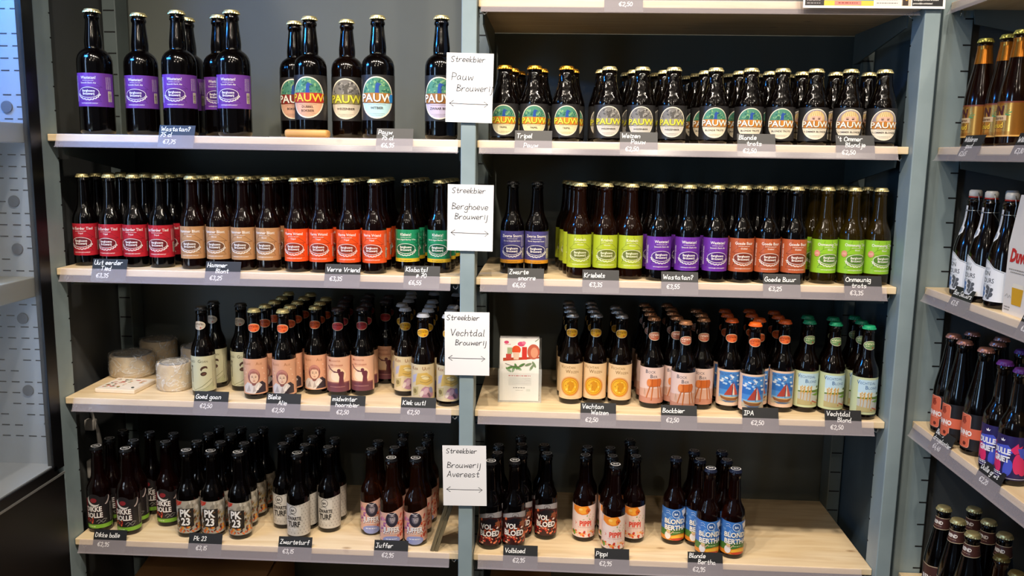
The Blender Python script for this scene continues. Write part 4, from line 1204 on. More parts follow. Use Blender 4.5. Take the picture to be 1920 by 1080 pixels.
def cap_mesh(r, H, m):
    bm = bmesh.new()
    R = max(r, 0.0134)
    def cr(rr, zz, k):
        return 1.0 + (0.07 if k % 2 else -0.045) * (1 if zz < H - 0.0052 else 0)
    lathe(bm, [(R * 0.97, H - 0.0085), (R * 1.06, H - 0.0086), (R * 1.03, H - 0.0062), (R * 0.99, H - 0.0038), (R * 0.93, H - 0.0014), (R * 0.82, H - 0.0003), (R * 0.5, H), (0, H)], 42, 0, cr)
    return bm_mesh('crown_cap', bm, [m], True, 35)


def cap_glint_print(R, H, ring, parent):
    """printed mark on a dark cap, with its ring reflection painted in"""
    pl = lambda x, y, l: Vector((x / 1000, y / 1000, H + l - 0.0004 * (math.hypot(x, y) / 11) ** 2))
    k = R * 1000
    ops = [('O', ring, 0, 0, k * 0.88, k * 0.88, 2.2), ('E', ring, -3.0, 0.6, 3.0, 3.6, 0, 14), ('E', ring, 3.2, -0.4, 3.0, 3.2, 0, 14), ('R', '#141416', -4.0, 0.0, -2.2, 1.6), ('R', '#141416', 2.2, -1.0, 4.0, 0.6)]  # pale ring painted as a reflection; the inner shapes are print
    link('cap_glint_mark', art_mesh('cap_glint_mark', ops, pl, None, 0.00025), parent)


def neck_sleeve(prof, z0, z1, m, name, eps=0.0004):
    zs = [z0 + (z1 - z0) * i / 8 for i in range(9)]
    bm = bmesh.new()
    lathe(bm, [(radius_at(prof, z) + eps, z) for z in zs], 32)
    return bm_mesh(name, bm, [m], True)


GL = {}


def glass(kind):
    if kind not in GL:
        col, tr, bp = {'brown': ('#1f0f07', 0.85, 0.03), 'dark': ('#0e0706', 0.75, 0.03), 'red': ('#2c100a', 0.85, 0.03), 'gold': ('#6a5210', 0.9, 0.03), 'amber': ('#4a220c', 0.9, 0.03), 'stub': ('#140a07', 0.8, 0.75)}[kind]
        GL[kind] = glass_mat('bottle_glass_' + kind, col, tr, bp)
    return GL[kind]


GOLD = mat('cap_gold', '#d6c88e', 0.36, 0.7)
GOLDD = mat('cap_amber_gold', '#d99a2e', 0.28, 0.85)
SILV = mat('cap_silver', '#b4b6ba', 0.3, 0.8)
BLK = mat('cap_black', '#121214', 0.3)
CAPM = {'gold': GOLD, 'amber': GOLDD, 'silver': SILV, 'black': BLK, 'white': mat('cap_grey_white', '#b9bec8', 0.35), 'copper': mat('cap_copper', '#b98058', 0.3, 0.7), 'orange': mat('cap_orange', '#e0601c', 0.35), 'green': mat('cap_green', '#1f9c6c', 0.35),
        'navy': mat('cap_navy', '#1c2238', 0.3), 'purple': mat('cap_purple', '#5a2a78', 0.3), 'maroon': mat('cap_maroon', '#2c1214', 0.3), 'yellow': mat('cap_pale_yellow', '#d8d068', 0.3, 0.5), 'pink': mat('cap_rose_copper', '#c58a78', 0.3, 0.6), 'dull': mat('cap_dull_gold', '#8a7a4a', 0.35, 0.8)}
FOIL = {'#c4873a': mat('gold_foil_label', '#c98638', 0.28, 0.75), '#d9a04a': mat('gold_foil_light', '#dda04a', 0.25, 0.75)}
FOILN = mat('gold_neck_foil', '#d2822a', 0.25, 0.8)

# type: profile, H, r, glass, cap, label ops, label bottom z, neck label, description, place
R33 = 0.0286


def bg(*a, **k):
    return berg(*a, **k)


TYPES = {
    'purple75': (prof_big, 0.287, 0.039, 'dark', 'gold', lambda: berg('#6d3a9a', '#4a2370', 'Wastatan!', 'Smooth Dark Ale', W=100, h=76, cx=-14, bcx=30), 0.064, None, 'large purple-labelled dark bottle', 'large_beer_bottle'),
    'dubbel': (prof_big, 0.279, 0.038, 'dark', 'gold', lambda: pauw('peacock', 'DUBBEL', '#b5322a', '#e2ab8a', 'r', 1.50, 1.40, 158, 102, None, ['DUBBEL', 'BOKBIER']), 0.042, None, 'large bottle with a red banner on its peach peacock label', 'large_beer_bottle'),
    'bok': (prof_big, 0.279, 0.038, 'dark', 'gold', lambda: pauw('peacock', 'BOKBIER', '#8d2f22', '#dba78a', 'w', 1.50, 1.40, 158, 102), 0.042, None, 'large peacock-label bottle half hidden behind the red-banner bottle', 'large_beer_bottle'),
    'weizen75': (prof_big, 0.279, 0.038, 'brown', 'gold', lambda: pauw('grey', 'WEIZENBIER', '#8d8458', '#dccdb8', 'y', 1.50, 1.40, 158, 102), 0.042, None, 'large bottle with a grey round label and yellow lettering', 'large_beer_bottle'),
    'witbier': (prof_big, 0.279, 0.038, 'dark', 'gold', lambda: pauw('peacock', 'WITBIER', '#a8702c', '#b5dbe2', 'w', 1.50, 1.40, 158, 102, '#2f7fc0'), 0.042, None, 'large bottle with a pale blue round peacock label', 'large_beer_bottle'),
    'zwaar': (prof_big, 0.279, 0.038, 'dark', 'gold', lambda: pauw('peacock', 'ZWAAR BIER', '#9a6428', '#c9bcd2', 'w', 1.50, 1.40, 158, 102), 0.042, None, 'large lilac-label bottle partly covered by the topmost paper sign', 'large_beer_bottle'),
    'tripel': (prof_stub, 0.17, 0.0322, 'stub', 'amber', lambda: pauw('peacock', 'TRIPEL', '#d9822a', '#e6d8a8', 'y'), 0.010, None, 'orange-capped stubby bottle', 'stubby_beer_bottle'),
    'weizen': (prof_stub, 0.17, 0.0322, 'stub', 'gold', lambda: pauw('grey', 'WEIZENBIER', '#9a9480', '#cfc9c0', 'y'), 0.010, None, 'grey-label stubby bottle', 'stubby_beer_bottle'),
    'trots': (prof_stub, 0.17, 0.0322, 'stub', 'gold', lambda: pauw('peacock', 'BLONDE TROTS', '#c98434', '#e6dcc4', 'w'), 0.010, None, 'pale-capped peacock stubby bottle', 'stubby_beer_bottle'),
    'ommer': (prof_stub, 0.17, 0.0322, 'stub', 'gold', lambda: pauw('face', "'t OMMER BLONDJE", '#c07c30', '#e6dcc8', 'w'), 0.010, None, 'blonde-face stubby bottle', 'stubby_beer_bottle'),
    'eerder': (prof_long, 0.222, R33, 'dark', 'gold', lambda: berg('#b3202e', '#6b1a22', 'Uut Eerder Tied', 'Tripel', bcx=40), 0.026, None, 'red-label dark bottle', 'beer_bottle'),
    'hammer': (prof_long, 0.222, R33, 'red', 'gold', lambda: berg('#b98a5e', '#6e4a34', 'Hammer Blont', 'Blond', bcx=40), 0.026, None, 'tan-label brown bottle', 'beer_bottle'),
    'verre': (prof_long, 0.222, R33, 'red', 'gold', lambda: berg('#e8531f', '#8d2f16', 'Verre Vriend', 'Tripel', bcx=38), 0.026, None, 'orange-label brown bottle', 'beer_bottle'),
    'klabats': (prof_long, 0.222, R33, 'brown', 'gold', lambda: berg('#1f8a5e', '#0f5a3c', 'Klabats!', 'Barrel Aged Barley Wine', band='#d9b32c', bcx=36, tall=True), 0.026, None, 'dark green-label bottle with yellow band', 'beer_bottle'),
    'zwarte': (prof_long, 0.222, R33, 'dark', 'black', lambda: berg('#4a4582', '#332f60', 'Zwarte Snorre', 'Barrel Imperial Stout', band='#c98a24', bcx=28), 0.026, None, 'indigo-label bottle with black cap', 'beer_bottle'),
    'kriebels': (prof_long, 0.222, R33, 'amber', 'gold', lambda: berg('#b0bf2e', '#6d7430', 'Kriebels', 'Weizen', tcol='#eef0c8'), 0.026, None, 'mustard-green label bottle', 'beer_bottle'),
    'wast33': (prof_long, 0.222, R33, 'dark', 'gold', lambda: berg('#6a2f9e', '#4a1f74', 'Wastatan!', 'Smooth Dark Ale', side='SMOOTH DARK'), 0.026, None, 'small purple-label dark bottle', 'beer_bottle'),
    'goede': (prof_long, 0.222, R33, 'dark', 'gold', lambda: berg('#b55a34', '#7a3420', 'Goede Buur', 'Dubbel', side='SPREEK SPOED BIER'), 0.026, None, 'rust-label dark bottle', 'beer_bottle'),
    'onmeunig': (prof_long, 0.222, R33, 'gold', 'gold', lambda: berg('#8fc32e', '#55802a', 'Onmeunig Trots', 'Blond', sticker=True, cx=6), 0.026, None, 'lime-green label golden bottle', 'beer_bottle'),
    'goan': (prof_long, 0.2215, R33, 'dark', 'black', lambda: vecht('goan'), 0.0135, ('#b9ad9c', '#5a4a40'), 'sage-green label bottle with black cap', 'beer_bottle'),
    'bleke': (prof_long, 0.2215, R33, 'dark', 'gold', lambda: vecht('bleke'), 0.0135, ('#e0622e', '#8a2a14'), 'peach shawled-woman label bottle', 'beer_bottle'),
    'midw': (prof_long, 0.2215, R33, 'dark', 'maroon', lambda: vecht('midw'), 0.0135, ('#a8343a', '#5a1018'), 'pink horn-blower label bottle', 'beer_bottle'),
    'kiek': (prof_long, 0.2215, R33, 'brown', 'white', lambda: vecht('kiek'), 0.0135, ('#d9a21c', '#7a5210'), 'grey-capped bottle with yellow neck oval', 'beer_bottle'),
    'vweizen': (prof_long, 0.2215, R33, 'brown', 'silver', lambda: vecht('vweizen'), 0.0135, ('#c39420', '#6a4a10'), 'bottle with gold coin on cream label', 'beer_bottle'),
    'bock': (prof_long, 0.2215, R33, 'dark', 'copper', lambda: vecht('bock'), 0.0135, ('#a8634a', '#e8d0bc'), 'orange vaulting-horse label bottle', 'beer_bottle'),
    'ipa': (prof_long, 0.2215, R33, 'dark', 'orange', lambda: vecht('ipa'), 0.0135, ('#d9642e', '#8a3010'), 'orange-capped bottle with sailing boat label', 'beer_bottle'),
    'vblond': (prof_long, 0.2215, R33, 'brown', 'green', lambda: vecht('vblond'), 0.0135, ('#6a8a5a', '#dcdcae'), 'green-capped bottle with wheat label', 'beer_bottle'),
    'dikke': (prof_slim, 0.222, R33, 'red', 'black', lambda: aver('dikke'), 0.0125, None, 'green-banded black label bottle', 'beer_bottle'),
    'pk': (prof_slim, 0.222, R33, 'dark', 'black', lambda: aver('pk'), 0.0125, None, 'camouflage-label bottle', 'beer_bottle'),
    'turf': (prof_slim, 0.222, R33, 'dark', 'black', lambda: aver('turf'), 0.0125, None, 'grey feather-pattern label bottle', 'beer_bottle'),
    'juffer': (prof_slim, 0.222, R33, 'amber', 'black', lambda: aver('juffer'), 0.0125, None, 'pink portrait label bottle', 'beer_bottle'),
    'vol': (prof_slim, 0.222, R33, 'dark', 'black', lambda: aver('vol'), 0.0125, None, 'dark red horse label bottle', 'beer_bottle'),
    'pippi': (prof_slim, 0.222, R33, 'red', 'black', lambda: aver('pippi'), 0.0125, None, 'pale label bottle with orange fruit', 'beer_bottle'),
    'bertha': (prof_slim, 0.222, R33, 'red', 'navy', lambda: aver('bertha'), 0.0125, None, 'blue sky and meadow label bottle', 'beer_bottle'),
    'wild': (prof_taper, 0.226, 0.031, 'amber', 'yellow', side_wild, 0.020, 'wild', 'gold-foil bottle', 'beer_bottle'),
    'bons': (prof_swing, 0.226, 0.033, 'brown', None, side_bons, 0.014, 'bons', 'white-label swing-top bottle', 'swing_top_bottle'),
    'benno': (prof_taper, 0.225, 0.031, 'dark', 'pink', side_benno, 0.012, None, 'coral label bottle', 'beer_bottle'),
    'dulle': (prof_slim, 0.222, 0.0287, 'brown', 'purple', side_dulle, 0.012, None, 'navy label bottle', 'beer_bottle'),
    'rend': (prof_taper, 0.222, 0.031, 'dark', 'gold', side_rend, 0.012, 'rend', 'brown-label bottle', 'beer_bottle'),
    'amber': (prof_slim, 0.205, 0.0287, 'amber', 'dull', None, 0, None, 'amber bottle neck', 'beer_bottle'),
    'floorb': (prof_long, 0.222, R33, 'brown', 'dull', None, 0, None, 'dull gold bottle cap', 'beer_bottle'),
}


def cyl_place(prof, z0):
    def f(x, y, l):
        z = z0 + y / 1000
        r = radius_at(prof, z)
        a = x / 1000 / r
        return Vector(((r + l) * math.sin(a), -(r + l) * math.cos(a), z))
    return f


def make_bottle(t):
    pf, H, r, gk, ck, art, z0, neck, desc, kind = TYPES[t]
    prof = pf(H, r)
    root = empty(kind)
    bm = bmesh.new()
    lathe(bm, prof + [(0, prof[-1][1])], 40)
    link('glass', bm_mesh('glass', bm, [glass(gk)], True, 60), root)
    if ck:
        rt = max(p[0] for p in prof if p[1] > H * 0.944)
        cp = link('crown_cap', cap_mesh(rt + 0.001, H, CAPM[ck]), root)
        if pf is prof_slim and ck in ('black', 'navy'):
            cap_glint_print(rt + 0.001, H, '#cfd0d2', cp)
    if art:
        link('label', art_mesh('label', art(), cyl_place(prof, z0), 2.4, special=FOIL if t == 'wild' else None, rough=0.38), root)
    if neck == 'wild':
        link('neck_foil', neck_sleeve(prof, H * 0.765, H * 0.93, FOILN, 'neck_foil'), root)
    elif neck == 'rend':
        link('neck_label', art_mesh('neck_label', neck_rend(), cyl_place(prof, H * 0.775), 3.0), root)
    elif neck == 'bons':
        link('neck_label', art_mesh('neck_label', neck_bons(), cyl_place(prof, H * 0.57), 3.0), root)
        bm = bmesh.new()
        lathe(bm, [(0, H), (0.010, H), (0.0125, H - 0.003), (0.0128, H - 0.012), (0.0118, H - 0.0135), (0, H - 0.0135)][::-1], 28)
        st = link('stopper', bm_mesh('stopper', bm, [mat('stopper_china', '#d6d2c8', 0.25)], True, 40), root)
        bm = bmesh.new()
        lathe(bm, [(0, H - 0.0165), (0.0125, H - 0.0165), (0.0132, H - 0.015), (0.0125, H - 0.0135), (0, H - 0.0135)], 28)
        link('rubber_seal', bm_mesh('rubber_seal', bm, [mat('seal_red', '#a8281c', 0.5)], True, 40), st)
        bm = bmesh.new()
        for s in (-1, 1):
            tube(bm, [(s * 0.006, 0.0, H - 0.006), (s * 0.0145, 0.0, H - 0.006), (s * 0.0150, 0.003, H - 0.025), (s * 0.0165, 0.001, H - 0.045), (s * 0.0165, 0.010, H - 0.058)], 0.0009, 7)
        tube(bm, [(0.0163 * math.cos(a), 0.0163 * math.sin(a), H - 0.043) for a in [2 * PI * k / 20 for k in range(21)]], 0.0009, 7)
        tube(bm, [(-0.0165, 0.010, H - 0.058), (0.0, 0.019, H - 0.062), (0.0165, 0.010, H - 0.058)], 0.0009, 7)
        link('wire_bail', bm_mesh('wire_bail', bm, [M_STEEL], True), root)
    if isinstance(neck, tuple):
        link('neck_label', art_mesh('neck_label', vneck(*neck), cyl_place(prof, H * 0.735), 3.0), root)
    return root


NTH = ['first', 'second', 'third', 'fourth', 'fifth', 'sixth', 'seventh']
NUM = {2: 'two', 3: 'three', 4: 'four', 5: 'five', 6: 'six'}
SHELFW = {0: 'top', 1: 'second', 2: 'third', 3: 'bottom'}
ROWS = ['front row', 'second row back', 'third row back', 'fourth row back', 'fifth row back']
GROUPW = {'large_beer_bottle': 'large bottles', 'stubby_beer_bottle': 'stubby bottles', 'beer_bottle': 'bottles', 'swing_top_bottle': 'swing-top bottles'}
TURN = {'purple75': 14, 'eerder': -8, 'hammer': -6, 'verre': -4, 'klabats': -2, 'zwarte': -2, 'kriebels': 4, 'wast33': 8, 'goede': 8, 'onmeunig': 6, 'goan': -14, 'bleke': 0, 'midw': 0, 'kiek': 2, 'vweizen': 0, 'bock': 8, 'ipa': 0, 'vblond': 10, 'dikke': -4, 'pk': -4, 'turf': -8, 'juffer': 2, 'vol': 4, 'pippi': 4, 'bertha': 10,
        'wild': -94, 'bons': -97, 'benno': -80, 'dulle': -64, 'rend': -62, 'amber': -60, 'floorb': 0}
by_type = {}
for t, s, pts in COLS:
    by_type.setdefault(t, []).append((s, pts))
rt = random.Random(11)
for t, cl in by_type.items():
    proto = make_bottle(t)
    desc, kind = TYPES[t][8], TYPES[t][9]
    side = t in ('wild', 'bons', 'benno', 'dulle', 'rend', 'amber')
    total = sum(len(p) for s, p in cl)
    used = False
    for ci, (s, pts) in enumerate(cl):
        for ri, (x, y) in enumerate(pts):
            o = copy_tree(proto) if used else proto
            used = True
            z = ZF if s == 4 else (-0.966 if side and s == 3 else Z[s])
            o.location = (x, y, z)
            face = math.degrees(math.atan2(0.195 - x, y + 1.94)) * (0.0 if side else 0.35)
            o.rotation_euler = (0, 0, math.radians(TURN.get(t, 0) + face + rt.uniform(-3.5, 3.5) * (2.0 if ri else 1)))
            if side:
                bits = [desc]
                if len(cl) > 1:
                    bits.append('%s from far corner' % ('nearest', 'second', 'third', 'fourth', 'fifth')[ci] if ci else 'closest to the corner')
                if len(pts) > 1:
                    bits.append('front row' if ri == 0 else 'second row back')
                bits.append('%s shelf, side rack' % SHELFW[s])
            elif s == 4:
                bits = [desc, '%s from left' % NTH[ci], 'under the bottom shelf of the left bay']
            elif total == 1:
                bits = [desc, 'top shelf']
            else:
                bits = [desc]
                if max(len(p) for q, p in cl) > 1:
                    bits.append(ROWS[ri])
                if len(cl) > 1:
                    bits.append('%s column from left' % NTH[ci])
                bits.append('%s shelf' % SHELFW[s])
            tag(o, ', '.join(bits), 'bottle')
            if total > 1 or t in ('dubbel', 'bok', 'weizen75', 'witbier', 'zwaar'):
                o['group'] = 'large peacock-label bottles on the top shelf' if total == 1 else '%s on the %s shelf' % (desc.replace('bottle', 'bottles') if 'bottle' in desc else desc, SHELFW.get(s, 'lowest'))

# ------------------------------------------------------------------ price cards in the rails


def card_ops(txt, W, Hh):
    ls = txt.split('|')
    sc = 1.16
    for l in ls:
        w = hand_strokes(l)[1]
        sc = min(sc, (W - 6) / max(w, 1))
    ops = [('R', '#17191c', 0, 0, W, Hh)]
    ys = {2: (36, 14), 3: (40, 26, 9)}[len(ls)]
    for l, y in zip(ls, ys):
        ops.append(('H', '#f2f2f0', 4, y, sc if l.strip()[0] != '€' else min(1.08, sc * 1.1), l, 1.45))
    return ops


def price_card(x, z, txt, W=84, Hh=54, label='', group='', rz=0.0, yy=0.0, tilt=0.0):
    root = None
    up = Vector((0, 0.358, 0.934))
    pl = flat((-W / 2000, -0.0119, -0.0268), (1, 0, 0), up, (0, -0.934, 0.358))
    o = slab_art('price_card', card_ops(txt, W, Hh), W, Hh, 0.0004, pl, M_CARD)
    o.location = (x, yy, z)
    o.rotation_euler = (0, 0, rz)
    return tag(o, label, 'price card', group)


BELOW = ['large purple-label bottles', 'large pale blue label bottle', 'orange-capped stubby bottles', 'grey-label stubby bottles', 'peacock-label stubby bottles', 'blonde face stubby bottles', 'red-label bottles', 'tan-label bottles', 'orange-label bottles', 'dark green-label bottles',
         'indigo-label bottles', 'mustard-green label bottles', 'small purple-label bottles', 'rust-label bottles', 'lime-green label bottles', 'sage-green label bottles', 'shawled-woman label bottles', 'horn-blower label bottles', 'yellow neck oval bottles', 'gold coin label bottles',
         'vaulting-horse label bottles', 'sailing boat label bottles', 'wheat label bottles', 'green-banded label bottles', 'camouflage-label bottles', 'feather-pattern label bottles', 'portrait label bottles', 'dark red horse label bottles', 'orange fruit label bottles', 'blue sky label bottles']
for (s, x, txt), b in zip(CARDS, BELOW):
    price_card(x, Z[s], txt, label='black handwritten price card in the rail below the %s, %s shelf' % (b, SHELFW[s]), group='price cards on the %s bay rails' % ('left' if x < 0 else 'right'))
price_card(0.337, Z0, '  Bier|       €2,50', label='black price card cut off by the upper edge of the photo', group='price cards on the right bay rails')
for s, y, txt, nm in ((0, -0.136, 'Wilderen|    goud| €2,65', 'gold-foil bottles'), (0, -0.345, 'Willemke|  €3,80', 'right photo edge, top shelf'), (1, -0.158, 'Bon Secours|  €3,15', 'swing-top bottles'), (1, -0.43, 'Duvel|  €2,15', 'white carton'), (2, -0.138, 'Benno|dragelantier|   €4,40', 'coral label bottles'), (2, -0.340, 'Dulle griet|   €2,20', 'navy label bottles')):
    price_card(1.046, Z[s], txt, label='slanted black price card of the side rack, by the %s' % nm, group='price cards on the side rack', rz=-PI / 2, yy=y)

# ------------------------------------------------------------------ handwritten paper signs on the middle upright
M_SIGN = M_PAPER
SG = [((-0.051, 0.084), [(10, 131, 1.35, 'Streekbier'), (12, 92, 1.75, 'Pauw'), (24, 68, 1.55, 'Brouwerij')], 'topmost white handwritten paper sign beside the stubby bottles', 1.0),
      ((-0.046, -0.204), [(10, 131, 1.35, 'Streekbier'), (10, 94, 1.55, 'Berghoeve'), (17, 72, 1.45, 'Brouwerij')], 'second white handwritten paper sign from the top', 0.4),
      ((-0.050, -0.497), [(5, 131, 1.35, 'Streekbier'), (13, 94, 1.7, 'Vechtdal'), (25, 72, 1.4, 'Brouwerij')], 'third white handwritten paper sign from the top', -0.5),
      ((-0.0525, -0.819), [(9, 131, 1.3, 'Streekbier'), (11, 95, 1.55, 'Brouwerij'), (10, 72, 1.6, 'Avereest')], 'lowest white handwritten paper sign, above the leaning boards', -1.2)]
for (x, z), lines, lab, rot in SG:
    ops = [('R', '#f1efee', 0, 0, 104, 150)]
    for a, b, sc, t in lines:
        ops.append(('H', '#2a2a30', a, b, sc, t, 1.5))
    ops += [('S', '#2a2a30', [(9, 41), (52, 40), (93, 40)], 1.5), ('S', '#2a2a30', [(17, 47), (8, 41), (17, 35)], 1.5), ('S', '#2a2a30', [(85, 46), (94, 40), (86, 34)], 1.2)]
    o = slab_art('paper_sign', ops, 104, 150, 0.0003, flat((0, 0, 0), (1, 0, 0), (0, 0, 1), (0, -1, 0)), M_PAPER, rough=0.8)
    o.location = (x, -0.0255, z)
    o.rotation_euler = (0, math.radians(rot), 0)
    tag(o, lab, 'sign', 'paper signs on the middle upright')

# printed strip hanging at the upper right
ops = [('R', '#f3f1ee', 0, 0, 297, 60), ('R', '#2b282a', 4, 5, 44, 60), ('R', '#2f83cf', 44, 16, 148, 60), ('R', '#e8c84a', 44, 5, 148, 16), ('R', '#e08a80', 66, 6, 122, 15), ('R', '#e4e0da', 150, 5, 204, 60), ('R', '#cbbfa8', 206, 5, 226, 60), ('R', '#3a2a24', 208, 6, 220, 20), ('E', '#d9a83a', 216, 26, 5, 10), ('R', '#17171a', 228, 5, 292, 60)]
for i in range(6):
    ops.append(('D', '#8d8a8c', 8, 9 + i * 6, 36, 2.2, i))
    ops.append(('D', '#1c4f9a', 52, 19 + i * 6, 140, 2.2, i + 7))
    ops.append(('D', '#7a7672', 154, 10 + i * 7, 198, 1.6, i + 20))
ops.append(('D', '#a84a44', 74, 9.5, 116, 2.6, 44))
for i, t in enumerate(('persoonlijke activiteiten!', 'verenigingen, bruiloft en andere', 'beschikbaar als bieder voor met', 'gebouwd. Deze is vanaf mei 2012')):
    ops.append(('T', '#f2f0ec', 230, 9 + i * 7.5, 5.0, t, 0.02, 0, 0.82, 'l'))
o = slab_art('info_strip', ops, 297, 60, 0.0004, flat((0.717, -0.0285, 0.334), (1, 0, 0), (0, 0.06, 0.998), (0, -1, 0)), M_PAPER)
tag(o, 'printed info strip with blue and black panels on the upper right rail', 'poster')

# ------------------------------------------------------------------ loose things on the shelves
M_CHEESE = noise_mat('cheese_rind', '#b9a07a', '#d8c6a4', 22, 0.5, 0.2)
M_CTOP = noise_mat('cheese_label_grey', '#55524c', '#b9b3a6', 26, 0.5)
M_WRAP = film_mat('plastic_wrap', '#f2f4f6', 0.2, 0.12)
_nt = M_WRAP.node_tree
_tc, _nz, _rp, _bp, _mp = (_nt.nodes.new('ShaderNode' + k) for k in ('TexCoord', 'TexNoise', 'ValToRGB', 'Bump', 'Mapping'))
_mp.inputs['Scale'].default_value = (1, 1, 1.5)
_nz.inputs['Scale'].default_value = 13
_nz.inputs['Detail'].default_value = 3
_nz.inputs['Distortion'].default_value = 2.4
for _p, _v in ((0.40, 0.12), (0.60, 0.12)):
    _rp.color_ramp.elements[0 if _p < 0.5 else 1].position = _p
    _rp.color_ramp.elements[0 if _p < 0.5 else 1].color = (_v, _v, _v, 1)
_el = _rp.color_ramp.elements.new(0.49)
_el.color = (0.62, 0.62, 0.62, 1)  # white streaks in the opacity paint the shine along the film's creases
for _p in (0.465, 0.52):
    _rp.color_ramp.elements.new(_p).color = (0.2, 0.2, 0.2, 1)
_bp.inputs['Strength'].default_value = 0.8
_bp.inputs['Distance'].default_value = 0.004
_pb = _nt.nodes['Principled BSDF']
_nt.links.new(_tc.outputs['Object'], _mp.inputs['Vector'])
_nt.links.new(_mp.outputs[0], _nz.inputs['Vector'])
_nt.links.new(_nz.outputs['Fac'], _rp.inputs[0])
_nt.links.new(_rp.outputs[0], _pb.inputs['Alpha'])
_nt.links.new(_nz.outputs['Fac'], _bp.inputs['Height'])
_nt.links.new(_bp.outputs[0], _pb.inputs['Normal'])


def cheese(x, y, z, r, h, label, seed, lift=0.0):
    root = tag(empty('wrapped_cheese', (x, y, z)), label, 'cheese', 'wrapped cheeses on the third shelf')
    rnd = random.Random(seed)
    bm = bmesh.new()
    lathe(bm, [(0, 0.001), (r * 0.93, 0.001), (r * 0.985, h * 0.14), (r, h * 0.5), (r * 0.985, h * 0.86), (r * 0.93, h * 0.985), (0, h)], 48)
    link('rind', bm_mesh('rind', bm, [M_CHEESE], True, 50), root)
    pl = lambda a, b, l: Vector((a / 1000, b / 1000, h + l))
    R = r * 1000
    ops = [('E', '#b8b0a2', 0, 0, R * 0.86, R * 0.86, 0, 40), ('O', '#5a564e', 0, 0, R * 0.84, R * 0.84, R * 0.13)]
    for i in range(7):
        ops.append(('D', '#4e4a44', -R * 0.6, -R * 0.55 + i * R * 0.18, R * 0.6, R * 0.06, i + seed))
    link('top_label', art_mesh('top_label', ops, pl, None), root)
    bm = bmesh.new()
    n = 72
    rings = []
    for j, (rr, zz) in enumerate([(0.98, 0.0005), (1.03, h * 0.1), (1.035, h * 0.35), (1.03, h * 0.65), (1.03, h * 0.9), (1.0, h + 0.0022), (0.7, h + 0.003), (0.35, h + 0.0026)]):
        rings.append([bm.verts.new((rr * r * math.cos(a) * (1 + rnd.uniform(-0.012, 0.016)), rr * r * math.sin(a) * (1 + rnd.uniform(-0.012, 0.016)), max(zz + rnd.uniform(-0.0006, 0.0012), 0.0004))) for a in [2 * PI * k / n for k in range(n)]])
    for A, B in zip(rings, rings[1:]):
        for k in range(n):
            bm.faces.new((A[k], A[(k + 1) % n], B[(k + 1) % n], B[k]))
    bm.faces.new(rings[-1])
    link('plastic_wrap', bm_mesh('plastic_wrap', bm, [M_WRAP], True), root)
    return root


cheese(-0.928, 0.228, Z[2] + 0.0005, 0.058, 0.058, 'large wrapped cheese in front at the left, behind the printed card pack', 3)
cheese(-0.913, 0.350, Z[2] + 0.0005, 0.050, 0.070, 'wrapped cheese at the very back left, behind the large front cheese', 5)
cheese(-0.758, 0.108, Z[2] + 0.0005, 0.0425, 0.068, 'small wrapped cheese in the middle, left of the sage-green bottles', 6)
cheese(-0.780, 0.305, Z[2] + 0.0005, 0.045, 0.064, 'wrapped cheese half hidden behind the sage-green label bottles', 7)

bm = bmesh.new()
root = tag(empty('card_pack', (-0.880, 0.096, Z[2]), math.radians(-3)), 'cream pack of printed cards lying flat before the cheeses', 'card pack')
box(bm, -0.052, 0.052, -0.052, 0.052, 0.0002, 0.011, 0, 0.002)
link('pack', bm_mesh('pack', bm, [mat('card_cream', '#e6d6bf', 0.5)]), root)
ops = [('R', '#efe4d4', -49, -49, 49, 49)]
rnd = random.Random(4)
for i in range(34):
    ops.append(('E', ('#b3392f', '#5f7a4a', '#3f4a44', '#d8a070', '#c86a5a')[i % 5], rnd.uniform(-40, 40), rnd.uniform(-38, 40), rnd.uniform(2, 8), rnd.uniform(1.5, 4), rnd.uniform(0, 180), 10))
link('printed_front', art_mesh('printed_front', ops, lambda a, b, l: Vector((a / 1000, b / 1000, 0.0112 + l)), None), root)

# leaflet holder
lh = tag(empty('leaflet_holder', (0.121, 0.098, Z[2]), math.radians(2)), 'clear acrylic holder with a stack of leaflets', 'leaflet holder')
M_ACR = film_mat('clear_acrylic', '#e6ecec', 0.17, 0.05)
boxes('acrylic_box', [(-0.053, 0.053, -0.032, -0.030, 0.0008, 0.085), (-0.053, -0.051, -0.030, 0.030, 0.0008, 0.080), (0.051, 0.053, -0.030, 0.030, 0.0008, 0.080), (-0.053, 0.053, 0.030, 0.032, 0.0008, 0.150), (-0.053, 0.053, -0.030, 0.030, 0.0002, 0.0022)], [M_ACR], lh)
lf = tag(empty('leaflet_stack', (0.119, 0.098, Z[2] + 0.0024), math.radians(2)), 'white leaflets with red drinks picture, green leaves and small print', 'leaflets')
ops = [('R', '#efece6', 0, 0, 96, 157), ('R', '#f6f4f0', 6, 100, 96, 157)]
ops += [('P', '#b54a2c', [(8, 100), (60, 104), (96, 108), (96, 112), (8, 108)]), ('E', '#e0552a', 40, 128, 11, 11), ('P', '#e8c8b0', [(34, 104), (46, 104), (48, 122), (32, 122)]), ('R', '#d23a30', 54, 104, 66, 136), ('R', '#c8483c', 15, 104, 28, 118), ('R', '#a8b890', 18, 118, 30, 134), ('E', '#c4634a', 82, 124, 15, 19), ('E', '#e09a78', 84, 122, 9, 13), ('E', '#d8507a', 52, 143, 9, 6), ('E', '#e87a9a', 58, 146, 5, 4), ('E', '#d8507a', 16, 147, 6, 4, 0, 10), ('D', '#c84a58', 12, 141, 26, 1.6, 3), ('S', '#5f7a3a', [(86, 150), (94, 156)], 1.5)]
